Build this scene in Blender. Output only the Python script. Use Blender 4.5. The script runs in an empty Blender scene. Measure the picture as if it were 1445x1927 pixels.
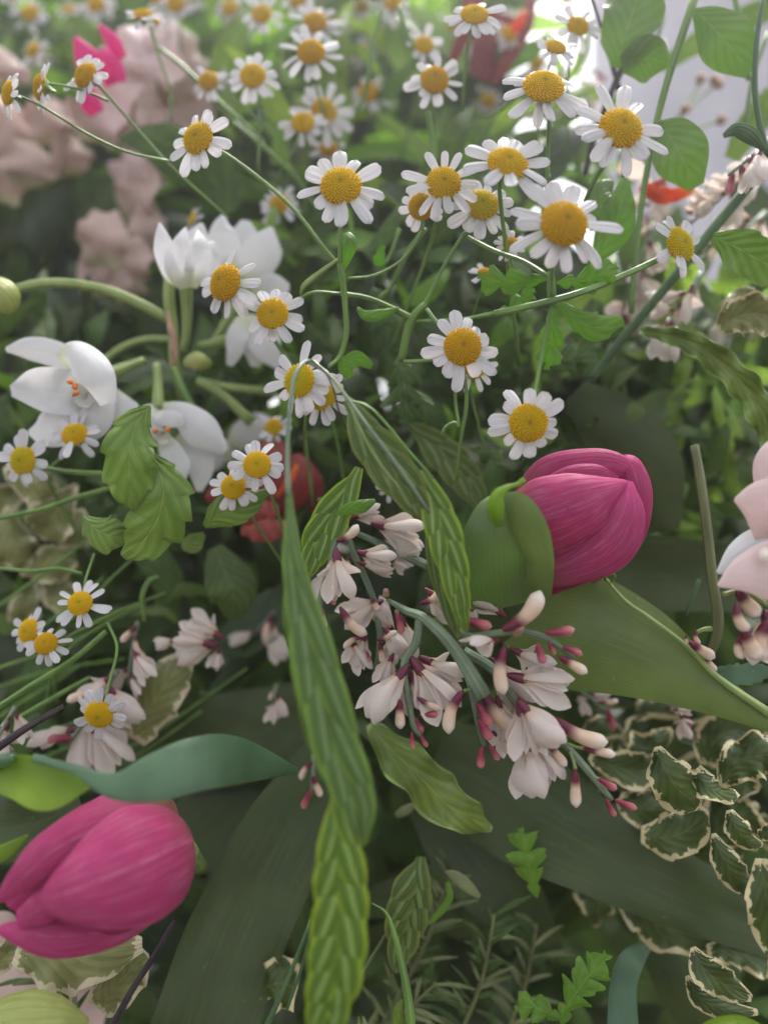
import bpy, math, random
from mathutils import Vector, Matrix
from math import sin, cos, pi, radians
random.seed(7)
sc = bpy.context.scene
C = sc.collection

# ------------------------------------------------------------------ camera
FPX = 1428.0                       # focal length in pixels of the 1445 x 1927 frame
cam_d = bpy.data.cameras.new('camera')
cam = bpy.data.objects.new('camera', cam_d); C.objects.link(cam)
cam_d.sensor_fit = 'VERTICAL'; cam_d.sensor_height = 36.0
cam_d.lens = FPX * 36.0 / 1927.0
cam_d.clip_start = 0.01; cam_d.clip_end = 200
cam_d.dof.use_dof = True; cam_d.dof.focus_distance = 0.184; cam_d.dof.aperture_fstop = 4.2
cam.rotation_euler = (radians(90), 0, 0)
sc.camera = cam

# ------------------------------------------------------------------ light
world = bpy.data.worlds.new('World'); sc.world = world; world.use_nodes = True
wn = world.node_tree; wn.nodes.clear()
sky = wn.nodes.new('ShaderNodeTexSky'); sky.sky_type = 'NISHITA'; sky.sun_disc = False
SUN_EL, SUN_AZ = radians(64), radians(18)      # high, a little behind the flowers
sky.sun_elevation = SUN_EL; sky.sun_rotation = SUN_AZ
sky.air_density = 1.0; sky.dust_density = 4.0; sky.ozone_density = 0.6
hs = wn.nodes.new('ShaderNodeHueSaturation'); hs.inputs['Saturation'].default_value = 0.22
bg = wn.nodes.new('ShaderNodeBackground'); bg.inputs['Strength'].default_value = 0.15
wo = wn.nodes.new('ShaderNodeOutputWorld')
wn.links.new(sky.outputs[0], hs.inputs['Color']); wn.links.new(hs.outputs[0], bg.inputs[0]); wn.links.new(bg.outputs[0], wo.inputs[0])
sd = bpy.data.lights.new('sun', 'SUN'); sd.energy = 2.5; sd.angle = radians(20); sd.color = (1.0, .97, .92)
sun = bpy.data.objects.new('sun', sd); C.objects.link(sun)
sdir = Vector((sin(SUN_AZ)*cos(SUN_EL), cos(SUN_AZ)*cos(SUN_EL), sin(SUN_EL)))   # towards the sun
sun.rotation_euler = sdir.to_track_quat('Z', 'Y').to_euler()
sun.location = sdir * 3
sc.view_settings.view_transform = 'Standard'; sc.view_settings.look = 'None'
sc.view_settings.exposure = 1.62; sc.view_settings.gamma = 1
sc.cycles.use_denoising = True
sc.cycles.max_bounces = 6; sc.cycles.transparent_max_bounces = 8
sc.cycles.volume_bounces = 0
sc.cycles.use_adaptive_sampling = True; sc.cycles.adaptive_threshold = .03; sc.cycles.adaptive_min_samples = 24

# ------------------------------------------------------------------ helpers
def W(px, py, d):
    """a point d centimetres in front of the camera"""
    return Vector(((px-722.5)/FPX*d, d, -(py-963.5)/FPX*d)) * 0.01
def catmull(pts, t):
    n = len(pts)-1
    if n == 0: return pts[0]
    x = min(max(t, 0), 1)*n; i = min(int(x), n-1); f = x-i
    p1, p2 = pts[i], pts[i+1]
    p0 = pts[i-1] if i > 0 else p1*2-p2
    p3 = pts[i+2] if i+2 <= n else p2*2-p1
    return 0.5*((2*p1)+(p2-p0)*f+(2*p0-5*p1+4*p2-p3)*f*f+(3*p1-p0-3*p2+p3)*f*f*f)

class MB:
    def __init__(s): s.v = []; s.f = []; s.uv = []; s.mi = []; s.mats = []
    def slot(s, m):
        if m not in s.mats: s.mats.append(m)
        return s.mats.index(m)
    def grid(s, P, UV, th=0.0, mat=None, edge=0.35):
        """P[i][j] along x across; th = thickness, tapering to the rim"""
        mi = s.slot(mat) if mat else 0
        n, m = len(P), len(P[0]); b = len(s.v)
        if th <= 0:
            for i in range(n):
                for j in range(m): s.v.append(P[i][j]); s.uv.append(UV[i][j])
            for i in range(n-1):
                for j in range(m-1):
                    s.f.append((b+i*m+j, b+i*m+j+1, b+(i+1)*m+j+1, b+(i+1)*m+j)); s.mi.append(mi)
            return
        top, bot = [], []
        for i in range(n):
            for j in range(m):
                du = P[i][min(j+1, m-1)]-P[i][max(j-1, 0)]; dv = P[min(i+1, n-1)][j]-P[max(i-1, 0)][j]
                N = du.cross(dv)
                N = N.normalized() if N.length > 1e-14 else Vector((0, -1, 0))
                k = edge if (j in (0, m-1) or i in (0, n-1)) else 1.0
                top.append(P[i][j]+N*th*.5*k); bot.append(P[i][j]-N*th*.5*k)
        uvs = [UV[i][j] for i in range(n) for j in range(m)]
        s.v += top+bot; s.uv += uvs+uvs; o = n*m
        for i in range(n-1):
            for j in range(m-1):
                a, c, d, e = b+i*m+j, b+i*m+j+1, b+(i+1)*m+j+1, b+(i+1)*m+j
                s.f.append((a, c, d, e)); s.f.append((a+o, e+o, d+o, c+o)); s.mi += [mi, mi]
        ring = [j for j in range(m)]+[i*m+m-1 for i in range(1, n)]+[(n-1)*m+j for j in range(m-2, -1, -1)]+[i*m for i in range(n-2, 0, -1)]
        rb = len(s.v); nr = len(ring)                 # the rim has vertices of its own, so the faces shade flat up to the edge
        for k in ring: s.v.append(s.v[b+k]); s.uv.append(s.uv[b+k])
        for k in ring: s.v.append(s.v[b+k+o]); s.uv.append(s.uv[b+k])
        for k in range(nr):
            k2 = (k+1) % nr; s.f.append((rb+k2, rb+k, rb+nr+k, rb+nr+k2)); s.mi.append(mi)
    def tube(s, pts, rad, seg=8, n=None, mat=None, cap=True):
        mi = s.slot(mat) if mat else 0
        n = n or max(4, 4*(len(pts)-1)); b = len(s.v); ref = None
        R = [Vector((r, 0, 0)) for r in rad]
        for i in range(n+1):
            t = i/n; c = catmull(pts, t); T = (catmull(pts, min(t+.01, 1))-catmull(pts, max(t-.01, 0)))
            T = T.normalized() if T.length > 1e-12 else Vector((0, 0, 1))
            if ref is None: ref = T.orthogonal().normalized()
            A = (ref-T*ref.dot(T)); A = A.normalized() if A.length > 1e-9 else T.orthogonal().normalized(); ref = A
            B = T.cross(A); r = max(catmull(R, t).x, 1e-6)
            for k in range(seg):
                a = 2*pi*k/seg; s.v.append(c+(A*cos(a)+B*sin(a))*r); s.uv.append((k/seg, t))
        for i in range(n):
            for k in range(seg):
                s.f.append((b+i*seg+k, b+i*seg+(k+1) % seg, b+(i+1)*seg+(k+1) % seg, b+(i+1)*seg+k)); s.mi.append(mi)
        if cap:
            s.f.append(tuple(b+k for k in range(seg-1, -1, -1))); s.mi.append(mi)
            s.f.append(tuple(b+n*seg+k for k in range(seg))); s.mi.append(mi)
    def mesh(s, name, mat=None, smooth=True):
        me = bpy.data.meshes.new(name)
        me.from_pydata([tuple(v) for v in s.v], [], s.f)
        for m in (s.mats or [mat]): me.materials.append(m)
        ul = me.uv_layers.new(name='UVMap'); flat = []
        for l in me.loops: flat += list(s.uv[l.vertex_index])
        ul.data.foreach_set('uv', flat)
        if s.mats: me.polygons.foreach_set('material_index', s.mi)
        if smooth: me.polygons.foreach_set('use_smooth', [True]*len(me.polygons))
        me.update(); return me

def frame(C0, T):
    V = C0.normalized(); S = V.cross(T)
    S = S.normalized() if S.length > 1e-9 else Vector((1, 0, 0))
    N = S.cross(T).normalized()
    if N.dot(V) > 0: N = -N
    return S, N
def blade_grid(spine, hw, roll=0, arc=0, fold=0, wave=None, serr=None, tw=0, nu=9, nv=26, lobe=None, wf=None, slant=0.):
    """spine: (px, py, depth cm); hw: half widths in px; arc<0 concave, >0 bulging to the viewer"""
    pts = [W(*p) for p in spine]; D = [Vector((p[2], 0, 0)) for p in spine]; H = [Vector((h, 0, 0)) for h in hw]
    P, UV = [], []
    for i in range(nv+1):
        t = i/nv; c = catmull(pts, t); T = (catmull(pts, min(t+.02, 1))-catmull(pts, max(t-.02, 0))).normalized()
        d = catmull(D, t).x; w0 = max(catmull(H, t).x, .3)*d/FPX*.01
        S, N = frame(c, T); r = roll+tw*t
        S, N = S*cos(r)+N*sin(r), N*cos(r)-S*sin(r)
        row, ur = [], []
        for j in range(nu):
            x = -1+2*j/(nu-1); w = w0
            if serr:
                q = (t*serr[1]+(.5 if x > 0 else 0)) % 1.0
                w = w0*(1+serr[0]*(q-.5)*min(1, abs(x)*1.2))
            if lobe: w = w*(1+lobe[0]*sin(t*lobe[1]*2*pi+lobe[2]+(1.7 if x > 0 else 0))*abs(x))
            if abs(arc) > .01: A = arc; ox = w*sin(A*x)/sin(abs(A))*(1 if A > 0 else -1); on = w*(cos(A*x)-cos(A))/sin(A)
            else: ox = w*x; on = 0
            on += fold*w*abs(x)
            if wave: on += wave[0]*w0*x*x*sin(wave[1]*2*pi*t+wave[2]+(1.3 if x > 0 else 0)); ox *= 1+.18*wave[0]*sin(wave[1]*2*pi*t*1.3+wave[2]*2)*abs(x)
            if wf: k_ = wf(t, x > 0); ox *= k_; on *= k_
            row.append(c+S*ox+N*on+T*slant*abs(ox)); ur.append((j/(nu-1), t))
        P.append(row); UV.append(ur)
    return P, UV
def obj(name, me, parent=None, label=None, cat=None, group=None, kind=None):
    o = bpy.data.objects.new(name, me); C.objects.link(o)
    if parent is not None:
        o.parent = parent; o.matrix_parent_inverse = BASE[parent.name].inverted()
    else: BASE[o.name] = Matrix.Identity(4)
    if label: o['label'] = label
    if cat: o['category'] = cat
    if group: o['group'] = group
    if kind: o['kind'] = kind
    return o
BASE = {}
def empty(name, loc, label, cat, group=None, M=None):
    o = bpy.data.objects.new(name, None); C.objects.link(o)
    M = M or Matrix.Translation(loc); o.matrix_world = M; BASE[o.name] = M.copy(); o.empty_display_size = .005
    o['label'] = label; o['category'] = cat
    if group: o['group'] = group
    return o
def sub(name, me, parent):                       # child of a child (parent already world-placed with identity basis)
    o = bpy.data.objects.new(name, me); C.objects.link(o); o.parent = parent; return o
def blade(name, mat, spine, hw, parent=None, th=.025, label=None, cat=None, group=None, **k):
    P, UV = blade_grid(spine, hw, **k); m = MB(); m.grid(P, UV, th*.01)
    return obj(name, m.mesh(name, mat), parent, label, cat, group)
def tube(name, mat, pts, r, parent=None, label=None, cat=None, group=None, seg=8, n=None):
    """pts (px,py,d); r radii in px"""
    if not isinstance(r, (list, tuple)): r = [r, r]
    P = [W(*p) for p in pts]; dm = sum(p[2] for p in pts)/len(pts)
    m = MB(); m.tube(P, [x*dm/FPX*.01 for x in r], seg, n)
    return obj(name, m.mesh(name, mat), parent, label, cat, group)

# ------------------------------------------------------------------ materials
class G:
    def __init__(s, name):
        s.m = bpy.data.materials.new(name); s.m.use_nodes = True; s.t = s.m.node_tree; s.t.nodes.clear()
        s.uvn = s.t.nodes.new('ShaderNodeTexCoord'); sp = s.t.nodes.new('ShaderNodeSeparateXYZ')
        s.t.links.new(s.uvn.outputs['UV'], sp.inputs[0]); s.u, s.v = sp.outputs[0], sp.outputs[1]; s.obj = s.uvn.outputs['Object']
    def put(s, x, sock):
        if hasattr(x, 'links'): s.t.links.new(x, sock)
        elif isinstance(x, (tuple, list)): sock.default_value = tuple(x)+((1,) if len(x) == 3 and len(sock.default_value) == 4 else ())
        else: sock.default_value = x
    def math(s, op, a, b=None, c=None, clamp=False):
        n = s.t.nodes.new('ShaderNodeMath'); n.operation = op; n.use_clamp = clamp
        for i, x in enumerate((a, b, c)):
            if x is not None: s.put(x, n.inputs[i])
        return n.outputs[0]
    def step(s, x, a, b, lo=0., hi=1.):
        n = s.t.nodes.new('ShaderNodeMapRange'); n.interpolation_type = 'SMOOTHSTEP'
        s.put(x, n.inputs[0]); n.inputs[1].default_value = a; n.inputs[2].default_value = b; n.inputs[3].default_value = lo; n.inputs[4].default_value = hi
        return n.outputs[0]
    def noise(s, scale, detail=3, vec=None, sx=None):
        n = s.t.nodes.new('ShaderNodeTexNoise'); n.inputs['Scale'].default_value = scale; n.inputs['Detail'].default_value = detail
        v = vec or s.obj
        if sx:
            mp = s.t.nodes.new('ShaderNodeMapping'); mp.inputs['Scale'].default_value = sx; s.t.links.new(v, mp.inputs[0]); v = mp.outputs[0]
        s.t.links.new(v, n.inputs['Vector']); return n.outputs[0]
    def mix(s, f, a, b):
        n = s.t.nodes.new('ShaderNodeMix'); n.data_type = 'RGBA'; s.put(f, n.inputs[0]); s.put(a, n.inputs[6]); s.put(b, n.inputs[7]); return n.outputs[2]
    def out(s, col, rough=.5, trans=0., tcol=None, bump=None, bs=.3, bd=.0002, spec=.5, sheen=0.):
        p = s.t.nodes.new('ShaderNodeBsdfPrincipled'); s.put(col, p.inputs['Base Color']); s.put(rough, p.inputs['Roughness'])
        p.inputs['Specular IOR Level'].default_value = spec; p.inputs['Sheen Weight'].default_value = sheen
        if bump is not None:
            b = s.t.nodes.new('ShaderNodeBump'); b.inputs['Strength'].default_value = bs; b.inputs['Distance'].default_value = bd
            s.put(bump, b.inputs['Height']); s.t.links.new(b.outputs[0], p.inputs['Normal'])
        o = s.t.nodes.new('ShaderNodeOutputMaterial'); last = p.outputs[0]
        if trans > 0:
            tr = s.t.nodes.new('ShaderNodeBsdfTranslucent'); s.put(tcol if tcol is not None else col, tr.inputs[0])
            mx = s.t.nodes.new('ShaderNodeMixShader'); mx.inputs[0].default_value = trans
            s.t.links.new(last, mx.inputs[1]); s.t.links.new(tr.outputs[0], mx.inputs[2]); last = mx.outputs[0]
        s.t.links.new(last, o.inputs[0]); return s.m
def mul(c, k): return tuple(min(1, x*k) for x in c)
def petal_mat(name, col, base=None, tip=None, streak=None, n=7, trans=.4, rough=.5, bs=.3, var=.06, bd=.00008, mid=None, rim=None, fine=None, spec=.35):
    g = G(name); c = col
    nz = g.noise(9, 4, g.uvn.outputs['UV'], (5, .6, 1))
    if streak: c = g.mix(g.step(nz, .45, .72), c, streak)
    if base: c = g.mix(g.step(g.v, .0, .34, .9, 0.), c, base)
    if tip: c = g.mix(g.step(g.v, .72, 1.0, 0, .8), c, tip)
    if fine: c = g.mix(g.step(g.noise(4, 5, g.uvn.outputs['UV'], (34, .9, 1)), .48, .75, 0, .8), c, fine)
    au = g.math('ABSOLUTE', g.math('SUBTRACT', g.u, .5))
    if mid: c = g.mix(g.math('MULTIPLY', g.step(au, .004, .03, .55, 0), g.step(g.noise(5, 3, g.uvn.outputs['UV'], (1, 6, 1)), .3, .6)), c, mid)
    if rim: c = g.mix(g.step(au, .462, .5, 0, .6), c, rim)  # edge highlight put into the colour of the petal margin
    c = g.mix(g.math('MULTIPLY', g.noise(260, 3), var*2), c, (.0, .0, .0)) if var else c
    h = g.math('ADD', g.math('SINE', g.math('MULTIPLY', g.u, n*2*pi)), g.math('MULTIPLY', nz, 1.5))
    h = g.math('ADD', h, g.math('MULTIPLY', g.noise(4, 4, g.uvn.outputs['UV'], (45, 1.5, 1)), 1.6))
    return g.out(c, rough, trans, bump=h, bs=bs, bd=bd, spec=spec)
def leaf_mat(name, col, dark=None, vein=None, mode='pinnate', nveins=9, margin=None, mw=.12, rough=.45, trans=.35, tcol=None, bs=.45, spec=.42, bd=.00022, slope=.8, vk=.6):
    yel = lambda c_: (c_[0]*1.16, c_[1], c_[2]*.66)
    g = G(name); dark = yel(dark or mul(col, .62)); col = yel(col); vein = yel(vein) if vein else None
    c = g.mix(g.step(g.noise(90, 4), .35, .7), dark, col)
    c = g.mix(g.step(g.noise(22, 3), .42, .72, 0, .5), c, mul(col, 1.35)); c = g.mix(g.step(g.noise(420, 3), .58, .78, 0, .35), c, mul(dark, .7))
    a = g.math('ABSOLUTE', g.math('SUBTRACT', g.u, .5))
    uvn = g.noise(6, 3, g.uvn.outputs['UV'])
    if mode == 'parallel':
        st = g.math('SINE', g.math('ADD', g.math('MULTIPLY', g.u, nveins*2*pi), g.math('MULTIPLY', uvn, 4)))
        fine = g.noise(3, 4, g.uvn.outputs['UV'], (40, 1.2, 1)); h = g.math('ADD', g.math('ADD', g.math('MULTIPLY', st, .4), fine), g.math('MULTIPLY', g.noise(1100, 3), 1.2))
        c = g.mix(g.step(fine, .42, .72, 0, vk), c, vein or mul(col, 1.4)); c = g.mix(g.step(st, -.2, -1, 0, vk*.5), c, mul(dark, .8)); c = g.mix(g.step(g.noise(700, 1), .76, .80, 0, .5), c, (.45, .42, .22))
    elif mode == 'pinnate':
        ph = g.math('MULTIPLY', g.math('SUBTRACT', g.math('ADD', g.v, g.math('MULTIPLY', uvn, .03)), g.math('MULTIPLY', a, slope)), nveins*2*pi)
        s1 = g.math('COSINE', ph); line = g.step(s1, .9, 1.0)
        mid = g.step(a, .0, .022, 1, 0)
        line = g.math('MAXIMUM', g.math('MULTIPLY', line, .4), mid)
        c = g.mix(g.math('MULTIPLY', line, .8), c, vein or mul(col, 1.8)); c = g.mix(g.step(s1, -.3, -1, 0, .35), c, mul(dark, .75))
        h = g.math('ADD', g.math('MULTIPLY', s1, -.5), g.math('MULTIPLY', mid, -1.))
        h = g.math('ADD', h, g.math('MULTIPLY', g.noise(900, 2), .6))
    else: h = g.noise(500, 3)
    if margin:
        e = g.math('MINIMUM', g.math('MINIMUM', g.u, g.math('SUBTRACT', 1., g.u)), g.math('MULTIPLY', g.math('MINIMUM', g.v, g.math('SUBTRACT', 1., g.v)), 1.5))
        k = g.math('ADD', e, g.math('MULTIPLY', g.math('SUBTRACT', g.noise(3, 2, g.uvn.outputs['UV'], (1.5, 4, 1)), .5), mw*3.2))
        k = g.math('ADD', k, g.step(g.noise(1.6, 2, g.uvn.outputs['UV'], (2, 3, 1)), .46, .62, 0, mw*.75))
        f = g.step(k, mw*.85, mw*1.05, 1, 0)
        c = g.mix(f, c, margin)
    return g.out(c, rough, trans, bump=h, bs=bs, bd=bd, tcol=tcol or c, spec=spec)
def stem_mat(name, col, dark=None, rough=.45, nr=5):
    g = G(name); c = g.mix(g.step(g.noise(160, 4, sx=(1, 1, .3)), .35, .7), dark or mul(col, .6), col)
    r = g.math('SINE', g.math('MULTIPLY', g.u, nr*2*pi)); c = g.mix(g.step(r, .4, 1, 0, .35), c, mul(col, 1.5))
    return g.out(c, rough, .12, bump=g.math('ADD', r, g.noise(1200, 3)), bs=.35, bd=.0002)

M = {}
M['white'] = petal_mat('daisy_petal', (.82, .80, .82), base=(.72, .74, .60), n=2.5, trans=.48, var=.03, bs=.5, bd=.00012)
M['narc'] = petal_mat('narcissus_petal', (.88, .87, .88), base=(.76, .80, .58), fine=(.80, .79, .82), n=6, trans=.55, var=.02, mid=(.78, .79, .74))
M['broomw'] = petal_mat('broom_petal', (.92, .85, .80), base=(.86, .66, .46), tip=(.92, .87, .84), fine=(.88, .72, .70), n=5, trans=.58, var=.04, bs=.25)
M['blush'] = petal_mat('blush_petal', (.86, .70, .68), base=(.80, .74, .50), tip=(.88, .72, .72), streak=(.88, .64, .64), n=6, trans=.4)
M['hydr'] = petal_mat('hydrangea_petal', (.72, .54, .50), base=(.56, .58, .34), tip=(.84, .66, .62), fine=(.68, .56, .40), n=5, trans=.4)
M['hydr2'] = petal_mat('pale_hydrangea_petal', (.88, .72, .70), base=(.66, .64, .40), tip=(.86, .72, .78), n=5, trans=.45)
M['tulip'] = petal_mat('tulip_petal', (.56, .055, .20), base=(.30, .17, .08), tip=(.64, .06, .25), streak=(.62, .15, .29), n=9, trans=.34, rough=.5, spec=.2, var=.14, bs=.35, bd=.00009, mid=(.66, .20, .33), rim=(.78, .20, .42), fine=(.42, .06, .16))
M['tulipin'] = petal_mat('tulip_inner_petal', (.34, .015, .11), streak=(.40, .05, .16), n=9, trans=.25, rough=.45, var=.1)  # darker than the outer petals: crease shade put into the colour
M['magenta'] = petal_mat('magenta_petal', (.75, .02, .28), n=6, trans=.45)
M['red'] = petal_mat('red_petal', (.20, .012, .02), streak=(.22, .07, .02), n=6, trans=.1)
M['coral'] = petal_mat('coral_petal', (.30, .035, .035), streak=(.42, .15, .10), tip=(.4, .17, .12), n=6, trans=.12)
M['orange'] = petal_mat('orange_petal', (.75, .12, .03), tip=(.8, .34, .03), n=6, trans=.45)
M['corona'] = petal_mat('narcissus_cup', (.82, .80, .76), base=(.8, .68, .5), n=6, trans=.4)
def plain(name, col, rough=.5, trans=0, nscale=300, bs=.3, sheen=0.):
    g = G(name); nz = g.noise(nscale, 3); return g.out(g.mix(g.step(nz, .3, .7), mul(col, .7), col), rough, trans, bump=nz, bs=bs, sheen=sheen)
M['stamen'] = plain('stamen', (.75, .22, .04), .8)
for nm_, c1_, c2_, c3_ in (('disc', (.26, .25, .03), (.70, .46, .008), (.78, .47, .004)), ('disc2', (.24, .30, .03), (.60, .50, .012), (.72, .50, .006)), ('disc3', (.30, .20, .02), (.64, .38, .006), (.70, .39, .004))):
  g = G('daisy_'+nm_)                       # v = distance from the middle of the disc
  cc = g.mix(g.step(g.v, .0, .22), c1_, c2_); cc = g.mix(g.step(g.v, .45, 1.), cc, c3_)
  cc = g.mix(g.math('MULTIPLY', g.u, 1.), g.mix(.5, cc, (.16, .07, .0)), cc)      # u: 1 on a floret, 0 in the gaps
  M[nm_] = g.out(cc, .75, 0, bump=g.noise(2500, 2), bs=.3, spec=.15)
M['calyx'] = stem_mat('calyx_green', (.20, .30, .07))
M['stem'] = stem_mat('feverfew_stem', (.17, .29, .06), (.10, .19, .045), nr=4)
M['stemd'] = stem_mat('dark_green_stem', (.075, .15, .05), (.04, .09, .035))
M['stemy'] = stem_mat('pale_green_stem', (.30, .38, .12), (.20, .28, .08), rough=.35)
M['broomstem'] = stem_mat('broom_stem', (.20, .26, .17), (.12, .17, .10), nr=7)
M['twig'] = stem_mat('brown_twig', (.17, .19, .07), (.10, .11, .045))
M['dtwig'] = stem_mat('dark_twig', (.05, .03, .035), (.02, .012, .015))
g = G('broom_bud')
c = g.mix(g.step(g.v, .30, .52), (.13, .006, .03), (.70, .50, .36)); c = g.mix(g.step(g.v, .55, .95), c, (.82, .72, .66))
M['bud'] = g.out(c, .4, .15, bump=g.noise(500, 2), bs=.15)
g = G('broom_bud_young')
c = g.mix(g.step(g.v, .35, .85), (.24, .014, .05), (.52, .16, .17)); c = g.mix(g.step(g.v, .82, 1.), c, (.74, .60, .45))
M['youngbud'] = g.out(c, .45, .15, bump=g.noise(500, 2), bs=.15)
M['bcalyx'] = plain('broom_calyx', (.13, .008, .032), .35)
M['knob'] = plain('knobby_wood', (.42, .25, .17), .7)
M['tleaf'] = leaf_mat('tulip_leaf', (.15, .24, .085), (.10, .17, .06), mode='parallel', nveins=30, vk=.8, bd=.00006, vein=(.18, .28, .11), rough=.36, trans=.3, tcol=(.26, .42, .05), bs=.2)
M['tleafd'] = leaf_mat('shaded_tulip_leaf', (.046, .080, .026), (.030, .055, .018), mode='parallel', nveins=30, vk=.9, bd=.00006, vein=(.085, .14, .045), rough=.36, trans=.3, tcol=(.10, .18, .02), bs=.2)  # darkened copy of the tulip leaf, shade put into its colour
M['glauc'] = leaf_mat('blue_green_leaf', (.065, .15, .135), (.04, .095, .08), mode='parallel', nveins=18, bd=.00006, vein=(.15, .26, .20), rough=.34, trans=.3, tcol=(.3, .5, .06), bs=.3)
M['lime'] = leaf_mat('lime_leaf', (.19, .33, .04), (.14, .26, .03), mode='parallel', nveins=18, bd=.00006, rough=.4, trans=.45, tcol=(.32, .54, .03))
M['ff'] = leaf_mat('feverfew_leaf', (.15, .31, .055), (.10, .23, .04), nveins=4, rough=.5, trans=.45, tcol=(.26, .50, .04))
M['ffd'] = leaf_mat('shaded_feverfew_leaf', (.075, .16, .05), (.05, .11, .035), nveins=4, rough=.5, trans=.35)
M['serr'] = leaf_mat('scalloped_leaf', (.17, .30, .075), (.115, .22, .055), vein=(.33, .46, .17), nveins=5, rough=.36, trans=.35, tcol=(.28, .48, .04), bs=.7, bd=.0003)
M['round'] = leaf_mat('rounded_leaf', (.15, .25, .11), (.10, .18, .08), vein=(.24, .34, .16), nveins=6, rough=.4, trans=.45, tcol=(.28, .44, .10))
M['varieg'] = leaf_mat('variegated_leaf', (.065, .115, .03), (.035, .066, .018), vein=(.12, .17, .06), nveins=6, margin=(.66, .57, .33), mw=.13, rough=.3, trans=.25, bs=.5)
M['varigp'] = leaf_mat('pale_variegated_leaf', (.22, .26, .14), (.16, .20, .10), vein=(.3, .34, .2), nveins=6, margin=(.62, .54, .36), mw=.12, rough=.35, trans=.25)
M['wavyg'] = leaf_mat('wavy_green_leaf', (.17, .28, .07), (.11, .2, .05), vein=(.3, .4, .14), nveins=6, margin=(.30, .42, .14), mw=.05, rough=.3, trans=.3)
M['dark'] = leaf_mat('shaded_leaf', (.035, .07, .025), (.018, .038, .015), nveins=6, rough=.35, trans=.2)  # base colour lowered to carry the shade of the depths
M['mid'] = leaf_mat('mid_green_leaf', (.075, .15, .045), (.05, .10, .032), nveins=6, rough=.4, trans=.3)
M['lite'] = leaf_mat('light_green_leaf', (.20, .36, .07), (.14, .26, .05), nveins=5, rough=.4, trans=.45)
M['needle'] = leaf_mat('needle_leaf', (.16, .21, .13), (.10, .14, .08), mode='none', rough=.5, trans=.1)
def bract_mat(name, pale, dark, edge, tcol):
    g = G(name); au = g.math('ABSOLUTE', g.math('SUBTRACT', g.math('ADD', g.u, g.math('MULTIPLY', g.math('SUBTRACT', g.noise(4, 2, g.uvn.outputs['UV']), .5), .12)), .5))
    c = g.mix(g.step(au, .02, .13), pale, dark); c = g.mix(g.step(au, .30, .44), c, edge)
    st_ = g.math('SINE', g.math('MULTIPLY', g.u, 2*pi*7)); c = g.mix(g.step(st_, .2, 1, 0, .35), c, pale)
    c = g.mix(g.step(g.v, .62, 1.0, 0, .6), c, edge); c = g.mix(g.step(g.noise(300, 3), .5, .75, 0, .35), c, mul(dark, .7))
    return g.out(c, .45, .42, bump=g.math('ADD', st_, g.noise(900, 3)), bs=.5, bd=.00010, tcol=g.mix(.5, c, tcol), spec=.4)
M['bract'] = bract_mat('oat_bract', (.34, .46, .13), (.10, .20, .018), (.33, .45, .03), (.42, .60, .03))
M['bractp'] = bract_mat('olive_oat_bract', (.26, .34, .12), (.085, .15, .025), (.22, .26, .06), (.32, .44, .05))
M['bractg'] = bract_mat('grey_green_oat_bract', (.25, .35, .14), (.09, .17, .035), (.24, .38, .06), (.34, .54, .05))
M['ybud'] = leaf_mat('yellow_green_petal', (.34, .42, .20), (.26, .36, .13), mode='parallel', nveins=9, rough=.4, trans=.3)
M['wall'] = plain('painted_wall', (.55, .52, .58), .8, nscale=6, bs=.05)
M['floor'] = plain('floor_planks', (.09, .075, .06), .6, nscale=9)
M['hood'] = leaf_mat('hooded_leaf', (.12, .21, .085), (.085, .16, .075), mode='parallel', nveins=18, bd=.00005, vein=(.15, .26, .13), rough=.33, trans=.3, tcol=(.26, .45, .05))

# ------------------------------------------------------------------ setting
def quad(name, pts, mat, kind='structure'):
    me = bpy.data.meshes.new(name); me.from_pydata(pts, [], [tuple(range(len(pts)))]); me.materials.append(mat)
    o = bpy.data.objects.new(name, me); C.objects.link(o); o['kind'] = kind; return o
quad('floor', [(-6, -4, -.75), (6, -4, -.75), (6, 9, -.75), (-6, 9, -.75)], M['floor'])
def box(name, a, b, mat, kind='structure'):
    (x0, y0, z0), (x1, y1, z1) = a, b
    v = [(x, y, z) for x in (x0, x1) for y in (y0, y1) for z in (z0, z1)]
    me = bpy.data.meshes.new(name); me.from_pydata(v, [], [(0, 1, 3, 2), (4, 6, 7, 5), (0, 4, 5, 1), (2, 3, 7, 6), (0, 2, 6, 4), (1, 5, 7, 3)]); me.materials.append(mat)
    o = bpy.data.objects.new(name, me); C.objects.link(o); o['kind'] = kind; return o
box('wall', (.415, 1.45, -.74), (3.2, 1.55, 1.9), M['wall'])

HAZE = 0.085
hb = box('haze', (-3.0, -.6, -1.75), (3.0, 1.35, .42), None, 'stuff')  # air volume added to stand in for veiling glare of the lens
hm = bpy.data.materials.new('glare_veil'); hm.use_nodes = True; ht = hm.node_tree; ht.nodes.clear()
hp = ht.nodes.new('ShaderNodeVolumePrincipled'); hp.inputs['Color'].default_value = (.97, .97, 1., 1); hp.inputs['Density'].default_value = HAZE; hp.inputs['Anisotropy'].default_value = .7
hO = ht.nodes.new('ShaderNodeOutputMaterial'); ht.links.new(hp.outputs[0], hO.inputs['Volume'])
hb.data.materials.clear(); hb.data.materials.append(hm)

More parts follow.
